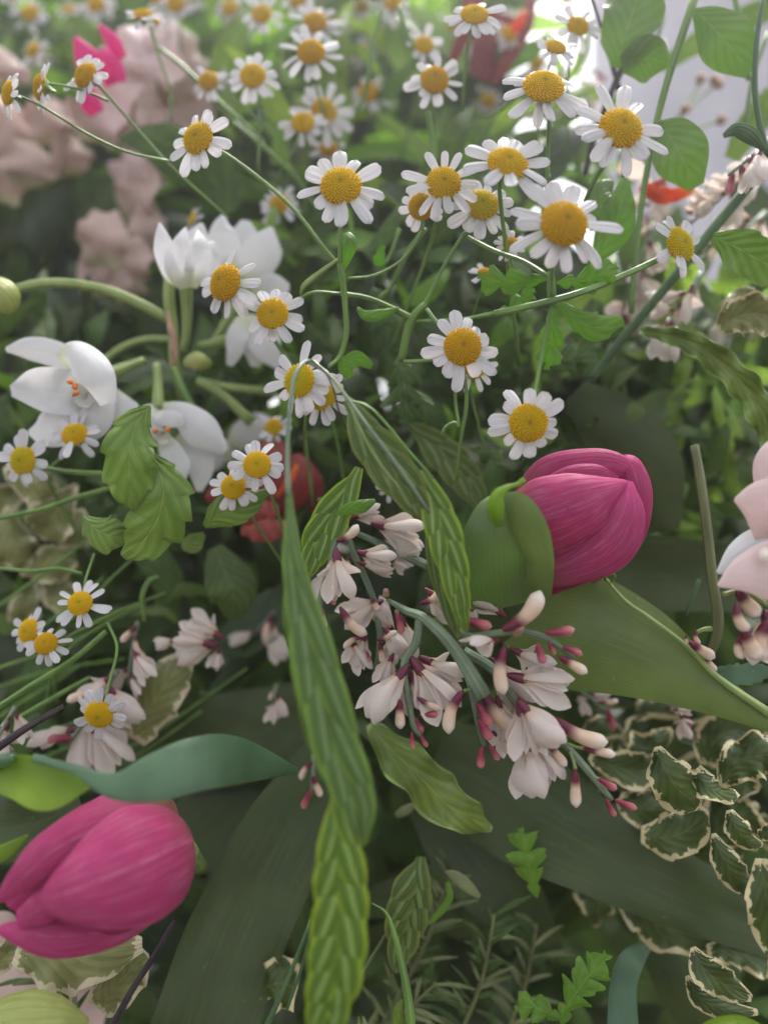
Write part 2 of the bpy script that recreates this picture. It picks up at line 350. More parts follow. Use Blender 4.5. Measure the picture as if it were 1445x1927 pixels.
# ------------------------------------------------------------------ templates
def t_petal(L, w, droop, curl, notch, side=0., fat=1.):
    m = MB(); P, UV = [], []; nu, nv = 11, 14
    for i in range(nv+1):
        t = i/nv; te = sin(t*pi/2)**1.15 if False else t
        if t < .65: sh = .42+.58*sin(t/.65*pi/2)
        else: sh = max(0, 1-((t-.65)/.35)**3.2)**.5
        row, ur = [], []
        for j in range(nu):
            x = -1+2*j/(nu-1)
            y = .62+L*te-notch*math.exp(-(x*2.6)**2)*max(0, t-.6)*2.5
            z = -droop*t*t+curl*x*x*w-.03*cos(x*2.5*pi)*min(1, t*2.5)*fat
            row.append(Vector((w*sh*x+side*t*t, y, z+.02))); ur.append((j/(nu-1), t))
        P.append(row); UV.append(ur)
    m.grid(P, UV, .035); return m.mesh('petal', M['white'])
PET = [t_petal(1.42+.13*sin(k*2.1), .335+.035*cos(k*1.7), [.05, .16, -.06, .3, .1, .5, .22, -.14][k], [.10, -.12, .16, -.2, .05, -.28, .2, .08][k], [.05, .09, .02, .07, .1, .03, .06, .08][k], [.0, .06, -.05, .03, -.08, .0, .1, -.03][k]) for k in range(8)]
def t_disc(n, seed, mt='disc', hgt=.42):
    r_ = random.Random(seed); m = MB(); P, UV = [], []
    Z = lambda r: hgt*(max(0, 1-r**2.4))**.75-.05*math.exp(-(r/.16)**2)
    for i in range(13):
        r = i/12
        P.append([Vector((r*.97*cos(a*2*pi/24), r*.97*sin(a*2*pi/24), Z(r)-.02)) for a in range(25)]); UV.append([(0., r)]*25)
    P.append([p*1 for p in P[-1]]); P[-1] = [Vector((p.x*.9, p.y*.9, -.16)) for p in P[-1]]; UV.append([(0., 1.)]*25)
    m.grid(P, UV)
    for k in range(n):
        r = math.sqrt((k+.6)/n); a = k*2.39996+r_.uniform(-.05, .05); h = (.052 if r < .4 else .066)*r_.uniform(.8, 1.2)*(1.25 if r > .9 else 1)
        c0 = Vector((r*cos(a)*.98, r*sin(a)*.98, Z(min(r, 1)))); d = Vector((c0.x*.9, c0.y*.9, .75-.35*r)).normalized()
        A = d.orthogonal().normalized(); B = d.cross(A); b = len(m.v); w = .036 if r < .4 else .044
        for q, (rr, hh) in enumerate(((1., -.02), (.8, .6*h))):
            for s in range(6):
                an = s*pi/3; m.v.append(c0+(A*cos(an)+B*sin(an))*w*rr+d*hh); m.uv.append((.25+.75*q if q else .15, r))
        m.v.append(c0+d*h); m.uv.append((1., r))
        for s in range(6):
            s2 = (s+1) % 6; m.f.append((b+s, b+s2, b+6+s2, b+6+s)); m.f.append((b+6+s, b+6+s2, b+12)); m.mi += [0, 0]
    return m.mesh('disc', M[mt])
DISC = [t_disc(260, 1), t_disc(230, 2, 'disc', .5), t_disc(200, 3, 'disc', .34), t_disc(250, 4, 'disc2', .38), t_disc(220, 5, 'disc3', .55)]
m = MB(); m.tube([Vector((0, 0, -.62)), Vector((0, 0, -.42)), Vector((0, 0, -.2)), Vector((0, 0, -.04))], [.16, .42, .82, .93], 14, 8); CAL = m.mesh('calyx', M['calyx'])

def daisy(cx, cy, d, r, n=(0, .2), label='', np=13, stem=None, gaps=(), sq=1.0, sr=None, seed=None, droop=0, lenk=1.0):
    """r: radius of the yellow disc in px"""
    rd = random.Random(seed if seed is not None else int(cx*7+cy)); s = r*d/FPX*.01
    nx, nz = n; ny = -math.sqrt(max(.02, 1-nx*nx-nz*nz)); V = W(cx, cy, d).normalized()
    N = Vector((nx, ny, nz)).normalized()
    X = Vector((0, 0, 1)).cross(N); X = X.normalized() if X.length > .1 else Vector((1, 0, 0)); Y = N.cross(X)
    R = Matrix((X, Y, N)).transposed().to_4x4(); loc = W(cx, cy, d)-N*s*.2
    base = Matrix.Translation(loc) @ R
    e = empty('daisy', loc, label, 'daisy', 'white feverfew daisies', base)
    S = Matrix.Scale(s, 4)
    def part(nm, me, Mx):
        o = bpy.data.objects.new(nm, me); C.objects.link(o); o.parent = e; o.matrix_basis = Mx; return o
    part('disc', rd.choice(DISC), Matrix.Rotation(rd.random()*6.28, 4, 'Z') @ S)
    part('calyx', CAL, S)
    off = rd.random(); sq *= rd.uniform(.80, .98); lenk *= rd.uniform(.90, 1.12); droop += rd.uniform(-.10, .16); jit = rd.uniform(.12, .36)
    if not gaps and rd.random() < .4: gaps = (rd.randrange(np),)
    for k in range(np):
        if k in gaps: continue
        a = 2*pi*(k+off+rd.uniform(-jit, jit))/np; lk = rd.uniform(.80, 1.1)*lenk
        part('petal', rd.choice(PET), Matrix.Rotation(a, 4, 'Z') @ Matrix.Rotation(rd.uniform(-.26, .18)-droop, 4, 'X') @ Matrix.Rotation(rd.uniform(-.42, .42), 4, 'Y') @ Matrix.Diagonal((s*rd.uniform(.85, 1.1)*sq, s*lk, s, 1)) @ Matrix.Translation((0, 0, rd.uniform(-.05, .04))))
    p0 = loc-N*s*.5
    if stem: pts = [p0, p0*.6+(p0-N*s*1.2)*.4]+[W(*p) for p in stem]
    else:
        dn = Vector((rd.uniform(-.5, .5), .8, -1)).normalized(); pts = [p0, p0-N*s*1.0, p0-N*s*1.6+dn*s*3, p0-N*s*1.6+dn*s*8+Vector((rd.uniform(-2, 2), 1.5, -1))*s]
    w = (sr or r*.11)*d/FPX*.01; m = MB(); m.tube(pts, [w*1.15]+[w]*(len(pts)-1), 8)
    o = bpy.data.objects.new('stem', m.mesh('stem', M['stem'])); C.objects.link(o); o.parent = e; o.matrix_parent_inverse = base.inverted()
    return e

# broom (white pea flowers with maroon calyx)
def t_bud(curve, rad, mat):
    m = MB(); m.tube([Vector((curve*sin(t*pi*.9)*.5, 0, t)) for t in (0, .14, .3, .5, .7, .88, 1)], [.03, rad*.66, rad*.82, rad*.95, rad*1.12, rad*.98, rad*.18], 12, 18)
    return m.mesh('bud', M[mat])
BUD = [t_bud(.28, .13, 'bud'), t_bud(.10, .14, 'bud'), t_bud(-.28, .13, 'bud')]
YB = [t_bud(.08, .155, 'youngbud'), t_bud(-.06, .165, 'youngbud')]
def t_pet(pts, hw, arc=.4, roll=0, nu=7, nv=10, name='petal', fold=0.):
    """local petal: pts (x,y,z), wide direction = X rotated by roll about the axis"""
    m = MB(); Q = [Vector(p) for p in pts]; H = [Vector((h, 0, 0)) for h in hw]; P, UV = [], []
    for i in range(nv+1):
        t = i/nv; c0 = catmull(Q, t); T = (catmull(Q, min(1, t+.02))-catmull(Q, max(0, t-.02))).normalized()
        S = Vector((cos(roll), sin(roll), 0)); S = (S-T*S.dot(T)).normalized(); N = T.cross(S); w = max(catmull(H, t).x, .004)
        if t > .75: w *= max(.02, 1-((t-.75)/.25)**2.5)**.5
        P.append([c0+S*w*x+N*(arc*w*(1-x*x)+fold*w*abs(x)) for x in [-1+2*j/(nu-1) for j in range(nu)]]); UV.append([(j/(nu-1), t) for j in range(nu)])
    m.grid(P, UV, .01); return m.mesh(name, M['broomw'])
m = MB(); m.tube([Vector((0, 0, z)) for z in (-.02, .05, .14, .24, .30)], [.025, .055, .075, .078, .05], 10, 10); BCAL = m.mesh('calyx', M['bcalyx'])
STD = [t_pet([(0, 0, .14), (0, -.05, .34), (0, -.02, .55), (0, .12, .80)], [.07, .20, .33, .26], arc=.45, name='banner'),
       t_pet([(0, 0, .14), (0, -.06, .32), (0, .03, .46), (.05, .26, .50)], [.06, .18, .36, .30], arc=.5, name='banner'),
       t_pet([(0, 0, .14), (0, .04, .4), (0, -.02, .62), (0, -.05, .98)], [.07, .19, .27, .2], arc=-.6, name='banner')]
WING = [t_pet([(0, -.02, .16), (.08, -.08, .45), (.20, -.08, .75), (.24, -.05, 1.0)], [.03, .10, .15, .07], arc=.5, roll=.5, name='wing'),
        t_pet([(0, -.02, .16), (-.06, -.10, .45), (-.14, -.12, .75), (-.18, -.08, .98)], [.03, .10, .14, .07], arc=-.5, roll=-.6, name='wing')]
KEEL = t_pet([(0, -.03, .16), (0, -.13, .45), (.02, -.16, .7), (.03, -.12, .9)], [.03, .08, .09, .04], arc=.9, name='keel')
def dirmat(x1, y1, x2, y2, d, tilt=0., roll=0., d2=None):
    a = W(x1, y1, d); b = W(x2, y2, d2 or d); L = (b-a).length; Z = (b-a).normalized(); Z = (Z+Vector((0, -tilt, 0))).normalized()
    Y = -W(x1, y1, d).normalized(); Y = -Y; Y = (Y-Z*Y.dot(Z)).normalized(); X = Y.cross(Z)     # local -Y looks at the viewer
    return Matrix.Translation(a) @ Matrix((X, Y, Z)).transposed().to_4x4() @ Matrix.Rotation(roll, 4, 'Z') @ Matrix.Scale(L, 4)
def bud(par, x1, y1, x2, y2, d, young=False, k=0, tilt=0., fat=1.):
    o = obj('bud', (YB if young else BUD)[k % (2 if young else 3)], par); o.matrix_basis = dirmat(x1, y1, x2, y2, d, tilt, k*1.3) @ Matrix.Diagonal((fat, fat, 1, 1)); return o
def flower(par, x1, y1, x2, y2, d, k=0, roll=0., tilt=0., fat=1.):
    e = bpy.data.objects.new('flower', None); C.objects.link(e); e.empty_display_size = .1; e.parent = par; e.matrix_parent_inverse = BASE[par.name].inverted()
    e.matrix_basis = dirmat(x1, y1, x2, y2, d, tilt, roll) @ Matrix.Diagonal((fat*.88, fat*.88, 1, 1))
    sub('calyx', BCAL, e); sub('banner', STD[k % 3], e); sub('wing', WING[0], e); sub('wing', WING[1], e); sub('keel', KEEL, e)
    return e
def sprig(label, base, group=None, cat='broom sprig'): return empty('broom_sprig', W(*base), label, cat, group)
def child_tube(par, name, mat, pts, r, **k): return tube(name, M[mat], pts, r, parent=par, **k)
def rnd_sprig(label, p0, p1, d, n, size, seed, group='out of focus broom sprigs'):
    rd = random.Random(seed); s = sprig(label, (p0[0], p0[1], d), group); mx = ((p0[0]+p1[0])/2+rd.uniform(-15, 15), (p0[1]+p1[1])/2+rd.uniform(-15, 15))
    child_tube(s, 'stem', 'broomstem', [(p0[0], p0[1], d+.3), (mx[0], mx[1], d), (p1[0], p1[1], d-.2)], [size*.09, size*.07, size*.04], seg=6)
    for i in range(n):
        t = (i+.5)/n; x = p0[0]+(p1[0]-p0[0])*t; y = p0[1]+(p1[1]-p0[1])*t; a = math.atan2(p1[1]-p0[1], p1[0]-p0[0])+rd.choice([-1, 1])*rd.uniform(.3, 1.4)
        L = size*rd.uniform(.7, 1.15); dd = d+rd.uniform(-.5, .4); X2, Y2 = x+L*cos(a), y+L*sin(a)+.25*L
        if rd.random() < .66 and t < .85: flower(s, x, y, X2, Y2, dd, rd.randrange(3), rd.uniform(-1, 1), rd.uniform(-.3, .5), rd.uniform(.9, 1.25))
        else: bud(s, x, y, x+(X2-x)*.6, y+(Y2-y)*.6, dd, t > .7, rd.randrange(3))
    return s

def spikelet(label, spine, hw, n=9, mat='bract', Lk=2.6, seed=0, parent_stem=None, group='drooping oat spikelets', dz=.012):
    rd = random.Random(seed); pts = [Vector(p) for p in spine]; H = [Vector((h, 0, 0)) for h in hw]
    e = empty('oat_spikelet', W(*spine[0]), label, 'spikelet', group)
    for k in range(n):
        t = k/n*.90; sd_ = 1 if k % 2 else -1; t2 = min(1, t+Lk/n*rd.uniform(.95, 1.1)); p0 = catmull(pts, t); p2 = catmull(pts, t2); dd = k*dz
        def at_(s_, off):
            tt = t+(t2-t)*s_; c_ = catmull(pts, tt); T = catmull(pts, min(1, tt+.03))-catmull(pts, max(0, tt-.03)); q = Vector((-T.y, T.x, 0)); q = q.normalized() if q.length > 0 else Vector((1, 0, 0))
            return c_+q*sd_*catmull(H, tt).x*off
        wm = catmull(H, (t+t2)/2).x; w = wm*rd.uniform(.52, .58); sp = []
        for s_, off, z_ in ((0, .02, 0), (.3, .22, -.05), (.6, .42, -.07), (.82, .60, -.04), (1., .80, .03)):
            p = at_(s_, off); sp.append((p.x, p.y, p.z+dd+z_))
        blade('bract', M[mat], sp, [w*.5, w*.95, w, w*.62, w*.03], parent=e, th=.012, arc=.22, roll=sd_*.18, nu=9, nv=18, wave=(.04, 3, k))
    child_tube(e, 'rachis', 'stemy', [(p[0], p[1], p[2]+.15) for p in spine], [3, 2, 1.2][:3] if len(spine) == 3 else [2.2]*len(spine), seg=6)
    return e

def lobed(name, mat, spine, size, label, parent=None, nl=3, cat='feverfew leaf', group='feverfew leaves', seed=0, ang=.8, tooth=True):
    """pinnately lobed leaf: rounded lobes off a midrib, each with small teeth"""
    m = MB(); n_ = nl+1.
    def wf(t, side):
        ph = .15+t*n_+(.18 if side else 0); lob = abs(sin(pi*ph))**.65; notch = 1-.16*max(0, cos(ph*2*pi*2+1))*lob
        return (.20+.80*lob)*notch*(.85+.15*sin(seed*3+ph*5))
    H_ = [size*.05, size*.40, size*.58, size*.50, size*.14] ; sp = [tuple(catmull([Vector(p) for p in spine], k/4)) for k in range(5)]
    P, UV = blade_grid(sp, H_, arc=.2, nu=13, nv=90, wf=wf, slant=.5, wave=(.3, 2, seed), fold=-.15); m.grid(P, UV, .00015)
    q = spine[len(spine)//2]; o = obj(name, m.mesh(name, M[mat]), plant_of(q[0], q[1]))
    return o
# every top-level mesh gets its origin at its own middle
def recentre():
    for o in list(C.objects):
        if o.type == 'MESH' and o.parent is None and o.get('kind') is None:
            me = o.data; c0 = sum((v.co for v in me.vertices), Vector())/max(1, len(me.vertices)); me.transform(Matrix.Translation(-c0)); o.location = c0
            for ch in o.children: ch.matrix_parent_inverse = Matrix.Translation(-c0)

# ------------------------------------------------------------------ tulips
def tb(par, *a, **k): k.setdefault('wave', (.05, 2, len(a[0]))); mt = k.pop('mat', 'tulip'); return blade('petal', M[mt], *a, parent=par, th=.06, nu=17, nv=38, **k)
t = empty('tulip', W(1000, 1010, 19), 'closed bright pink tulip in the middle right, cupped by a green leaf', 'tulip', 'pink tulips')
tb(t, [(985, 960, 20.0), (1035, 900, 19.5), (1110, 878, 18.9), (1165, 880, 18.5), (1200, 905, 18.5)], [30, 40, 34, 24, 12], arc=.9)
tb(t, [(1020, 930, 19.2), (1070, 905, 18.8), (1120, 896, 18.5), (1162, 903, 18.4)], [20, 26, 22, 6], arc=.8)
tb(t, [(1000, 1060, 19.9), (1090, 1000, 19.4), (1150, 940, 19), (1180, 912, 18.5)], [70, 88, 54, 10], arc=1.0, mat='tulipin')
tb(t, [(1100, 1080, 19.3), (1172, 1015, 18.8), (1202, 940, 18.4), (1190, 880, 18.4), (1170, 862, 18.7)], [25, 32, 24, 18, 6], arc=1.2)
tb(t, [(1000, 1075, 19.1), (1060, 1062, 18.6), (1130, 1022, 18.2), (1170, 968, 17.95), (1184, 906, 18.05)], [30, 40, 60, 44, 5], arc=.9)
tb(t, [(975, 985, 18.9), (1030, 970, 18.3), (1090, 948, 17.9), (1130, 930, 17.85), (1180, 908, 18.05)], [56, 72, 62, 38, 4], arc=.95)
tube('stem', M['stemy'], [(985, 1020, 19.2), (900, 1090, 20), (820, 1180, 22)], [16, 15, 14], parent=t)
t = empty('tulip', W(360, 1590, 17), 'large pink tulip lying on its side at the lower left, tips at the picture edge', 'tulip', 'pink tulips')
tb(t, [(322, 1562, 18.0), (240, 1562, 17.2), (120, 1620, 16.6), (20, 1700, 16.6)], [50, 75, 60, 20], arc=.9)
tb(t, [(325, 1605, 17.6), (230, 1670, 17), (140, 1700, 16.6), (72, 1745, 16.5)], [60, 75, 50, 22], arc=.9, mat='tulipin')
tb(t, [(310, 1690, 18.0), (230, 1742, 17), (130, 1762, 16.3), (60, 1757, 16.1), (0, 1748, 16.2)], [20, 28, 36, 28, 6], arc=1.0)
tb(t, [(310, 1548, 17.3), (210, 1550, 16.4), (110, 1596, 15.9), (45, 1650, 15.8), (-2, 1694, 15.9)], [40, 50, 42, 28, 5], arc=1.1)
tb(t, [(120, 1690, 16.3), (80, 1710, 16.1), (38, 1732, 16.1)], [22, 30, 18], arc=.9)
tb(t, [(336, 1592, 17.3), (316, 1600, 16.6), (256, 1628, 15.8), (174, 1662, 15.4), (113, 1683, 15.4), (75, 1692, 15.6)], [46, 88, 106, 80, 45, 5], arc=.95)
tube('stem', M['stemy'], [(350, 1600, 17.8), (370, 1620, 20), (390, 1650, 25)], [18, 14, 12], parent=t)

# ------------------------------------------------------------------ tulip leaves (each blade cut from its plant, lying among the flowers)
LG = 'broad tulip leaves'
def tl(label, spine, hw, mat='tleaf', **k):
    k.setdefault('nu', 11); k.setdefault('nv', 34)
    return blade('tulip_leaf', M[mat], spine, hw, th=.045, label=label, cat='tulip leaf', group=LG, **k)
sweep = tl('broad green tulip leaf sweeping right from under the pink tulip to the picture edge', [(960, 1150, 20.6), (1070, 1180, 20), (1190, 1222, 19.4), (1310, 1287, 18.8), (1430, 1352, 18.2), (1500, 1388, 18)], [60, 112, 92, 52, 20, 10], arc=.3, wave=(.06, 2, 0))
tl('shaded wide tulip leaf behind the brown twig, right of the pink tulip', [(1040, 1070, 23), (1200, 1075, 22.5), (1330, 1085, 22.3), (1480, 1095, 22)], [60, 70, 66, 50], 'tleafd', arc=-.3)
cup_ = tl('cupped blue-green leaf wrapping the base of the right pink tulip', [(960, 1130, 18.5), (952, 1075, 17.8), (950, 1020, 17.4), (950, 970, 17.4), (958, 932, 17.7)], [74, 84, 86, 60, 20], 'hood', arc=.35, nu=15, roll=-.15)
blade('fold', M['tleaf'], [(1010, 1125, 17.6), (1016, 1060, 17.0), (1000, 1000, 16.8), (975, 955, 16.8), (945, 935, 17)], [26, 26, 32, 28, 10], parent=cup_, th=.04, arc=.5, nu=9, roll=.2)
tl('narrow leaf under the hooded leaf, dark green', [(900, 1080, 20), (960, 1140, 20.3), (1040, 1220, 20.8)], [30, 60, 60], 'tleafd', arc=.4)
o = tube('leaf_tip', M['lime'], [(938, 985, 16.9), (932, 958, 16.6), (936, 932, 16.5), (955, 917, 16.5), (972, 912, 16.6), (984, 904, 16.7)], [10, 17, 13, 6, 5, 7], parent=cup_)
tube('leaf_curl', M['lime'], [(1138, 1092, 19.2), (1140, 1082, 19.0), (1152, 1079, 18.95), (1156, 1088, 19), (1149, 1096, 19.1)], [3, 3.5, 3.5, 3, 2], parent=sweep)
tube('leaf_rim', M['stemy'], [(1139, 1088, 19.3), (1175, 1130, 19.1), (1225, 1165, 18.9), (1290, 1215, 18.6), (1350, 1275, 18.3), (1450, 1345, 18)], [2.5, 4, 4, 4.5, 6, 9], parent=sweep)
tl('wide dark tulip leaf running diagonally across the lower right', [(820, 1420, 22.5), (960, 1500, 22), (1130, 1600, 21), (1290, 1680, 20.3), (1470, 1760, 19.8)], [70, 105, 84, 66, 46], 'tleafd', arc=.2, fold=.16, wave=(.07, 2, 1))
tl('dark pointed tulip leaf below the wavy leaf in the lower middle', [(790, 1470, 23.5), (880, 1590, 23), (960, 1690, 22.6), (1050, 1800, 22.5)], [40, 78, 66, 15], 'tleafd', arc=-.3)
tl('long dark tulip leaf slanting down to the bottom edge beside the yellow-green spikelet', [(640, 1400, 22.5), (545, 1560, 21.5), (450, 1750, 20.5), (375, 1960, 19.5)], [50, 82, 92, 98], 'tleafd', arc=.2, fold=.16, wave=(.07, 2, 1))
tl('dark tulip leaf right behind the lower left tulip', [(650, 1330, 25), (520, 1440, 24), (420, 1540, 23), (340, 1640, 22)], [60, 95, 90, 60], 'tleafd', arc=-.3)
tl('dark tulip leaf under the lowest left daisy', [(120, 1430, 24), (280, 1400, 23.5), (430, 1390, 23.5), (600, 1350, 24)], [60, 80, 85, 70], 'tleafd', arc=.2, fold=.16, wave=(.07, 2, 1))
fold_ = tl('blue-green tulip leaf folded over the top of the lower left tulip', [(62, 1424, 16.2), (140, 1448, 15.6), (215, 1478, 15.3), (290, 1463, 15.4), (375, 1436, 15.9), (450, 1430, 16.8), (560, 1450, 18.6)], [7, 9, 24, 45, 50, 42, 5], 'glauc', arc=.25, roll=.2)
tl('bright lime underside of the leaf draped on the lower left tulip', [(-30, 1452, 16.3), (40, 1462, 16.0), (100, 1482, 15.8), (170, 1482, 15.9)], [26, 40, 42, 3], 'lime', arc=-.3)
tube('leaf_roll', M['glauc'], [(-20, 1438, 16.2), (10, 1430, 16), (28, 1426, 16)], [14, 12, 9], parent=fold_)
tl('dark green leaf at the left edge behind the lower left tulip', [(-60, 1560, 18.6), (20, 1555, 18.5), (90, 1530, 18.4), (150, 1500, 18.4)], [60, 62, 45, 20], 'tleafd', arc=.2, fold=.16, wave=(.07, 2, 1))
tl('thin light leaf edge at the left border below the folded leaf', [(-30, 1620, 16.8), (15, 1600, 16.7), (55, 1572, 16.8)], [16, 14, 3], 'lime', arc=.3)
tl('small blue-green strap leaf bending down at the bottom edge, right of centre', [(1215, 1780, 20.5), (1186, 1812, 19.8), (1172, 1860, 19.5), (1172, 1960, 19)], [10, 22, 24, 30], 'glauc', arc=.3, fold=.1)
tl('dark ribbed strap leaf at the bottom behind the variegated leaves', [(1215, 1770, 22), (1270, 1850, 21.8), (1340, 1960, 21.5)], [20, 38, 44], 'tleafd', arc=.4)
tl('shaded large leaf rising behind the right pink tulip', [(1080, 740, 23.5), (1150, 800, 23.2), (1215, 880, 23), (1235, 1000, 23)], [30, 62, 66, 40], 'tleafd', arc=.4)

# ------------------------------------------------------------------ oat spikelets
spikelet('long grey-green oat spikelet hanging down the middle in front of everything', [(543, 925, 15.6), (552, 1060, 15.3), (588, 1220, 15.0), (630, 1390, 14.8), (668, 1500, 14.7), (684, 1592, 14.7)], [5, 22, 45, 50, 36, 4], n=12, mat='bractg', Lk=4.4, seed=1)
spikelet('thin second oat spikelet pressed against the left side of the long central one', [(545, 1010, 15.8), (556, 1150, 15.7), (572, 1290, 15.6), (584, 1408, 15.6)], [12, 26, 20, 4], n=9, mat='bractg', Lk=4, seed=2)
spikelet('bright yellow-green oat spikelet with herringbone pattern at the bottom edge', [(632, 1470, 15.0), (640, 1600, 14.8), (640, 1720, 14.7), (628, 1840, 14.6), (605, 1950, 14.6)], [12, 48, 58, 54, 30], n=13, mat='bract', Lk=3.8, seed=3)
spikelet('olive oat spikelet with darker edges pointing right, right of the twin daisies', [(652, 752, 17.2), (690, 820, 16.9), (745, 890, 16.8), (800, 972, 16.8)], [8, 40, 44, 12], n=8, mat='bractp', Lk=3.6, seed=4)
spikelet('green oat spikelet hanging left of the cupped tulip leaf', [(792, 885, 17.2), (825, 970, 16.9), (852, 1070, 16.8), (876, 1190, 16.9)], [12, 34, 30, 5], n=10, mat='bract', Lk=4.2, seed=5)
spikelet('narrow shaded oat spikelet tucked beside the hanging one near the cupped leaf', [(800, 950, 17.5), (815, 1040, 17.4), (838, 1120, 17.4), (862, 1200, 17.4)], [8, 18, 18, 4], n=6, mat='bractp', Lk=3.2, seed=6)
spikelet('oat spikelet slanting down to the left just above the white broom flowers', [(676, 880, 18.9), (640, 945, 18.8), (600, 1020, 18.7), (575, 1088, 18.7)], [6, 36, 34, 4], n=8, mat='bract', Lk=3.8, seed=7)
spikelet('blurred olive oat spikelet behind, above the cupped leaf', [(772, 800, 21.5), (830, 850, 21.3), (875, 900, 21.2), (912, 965, 21.2)], [10, 36, 32, 4], n=10, mat='bractp', Lk=4.4, seed=8)
spikelet('dim small oat spikelet in the dark gap near the bottom centre', [(792, 1612, 20), (775, 1680, 19.8), (760, 1750, 19.8), (745, 1830, 19.8)], [8, 42, 38, 5], n=11, mat='bractp', Lk=4.4, seed=9)
oat = [o for o in C.objects if o.name.startswith('oat_spikelet')]
def oatstem(label, pts, r, mat='broomstem'): return tube('stem', M[mat], pts, r, parent=oat[0] if 'grey-green' in label else oat[3])
oatstem('thin grey-green oat stem bent over the daisy pair and dropping to the long spikelet', [(600, 690, 17.2), (578, 679, 16.8), (556, 705, 16.3), (545, 780, 16), (541, 860, 15.8), (543, 935, 15.6)], [3, 3.6, 4, 4.2, 4.5, 6])
oatstem('thin oat stem running down to the right over the olive spikelet', [(578, 680, 16.9), (625, 712, 16.8), (690, 800, 16.5), (750, 880, 16.4), (808, 965, 16.6)], [3, 3, 4, 4, 3])
oatstem('hair-thin reddish oat stem arching over the second daisy of the pair', [(585, 676, 16.9), (612, 700, 16.8), (628, 735, 16.8), (640, 780, 16.9), (662, 830, 17)], [1.6, 1.6, 1.6, 2, 2], 'dtwig')
oatstem('fine pale oat stem crossing above the twin daisies', [(590, 678, 17), (640, 730, 16.7), (700, 850, 16.7), (760, 930, 16.8)], [2.2, 2.2, 2.4, 2.4], 'stemy')
oatstem('curled hair-thin stem at the top of the olive spikelet', [(650, 752, 17), (700, 770, 16.7), (770, 850, 16.6), (815, 900, 16.7)], [2, 2.5, 2.5, 2], 'stem')

# ------------------------------------------------------------------ broom sprigs in focus
s = sprig('broom sprig with thick cut stem and white maroon-based flowers, centre right', (905, 1310, 17.8))
child_tube(s, 'stem', 'broomstem', [(728, 1128, 18.6), (765, 1150, 18.4), (800, 1165, 18.2), (855, 1220, 17.8), (912, 1312, 17.4)], [4, 8, 10, 13, 16])
child_tube(s, 'twig', 'broomstem', [(790, 1160, 18.3), (782, 1210, 18.2), (760, 1250, 18.1), (768, 1310, 18), (778, 1365, 17.9), (792, 1385, 17.9)], [8, 8, 7, 6, 6, 5])
child_tube(s, 'twig', 'broomstem', [(868, 1235, 17.9), (885, 1290, 17.8), (895, 1340, 17.8), (905, 1385, 17.8), (912, 1405, 17.8)], [8, 7, 6, 5, 4])
child_tube(s, 'twig', 'broomstem', [(872, 1225, 18.4), (930, 1262, 18.2), (965, 1315, 18.1), (1010, 1360, 18), (1060, 1400, 17.9), (1105, 1450, 17.8), (1150, 1505, 17.8)], [10, 10, 8, 8, 7, 7, 5])
child_tube(s, 'twig', 'broomstem', [(848, 1172, 18.0), (880, 1196, 17.8), (930, 1192, 17.6), (985, 1188, 17.5), (1035, 1205, 17.4), (1080, 1240, 17.4)], [5, 6, 7, 7, 6, 4])
o = child_tube(s, 'knob', 'knob', [(726, 1120, 18.6), (726, 1110, 18.5)], [7, 5])
child_tube(s, 'knob', 'knob', [(972, 1192, 17.4), (976, 1180, 17.2), (977, 1177, 17.1)], [9, 11, 9])
def ped(x1, y1, x2, y2, d): child_tube(s, 'pedicel', 'stemy', [(x1, y1, d+.1), ((x1+x2)/2+2, (y1+y2)/2+2, d+.05), (x2, y2, d)], [3.5, 3, 4], seg=6)
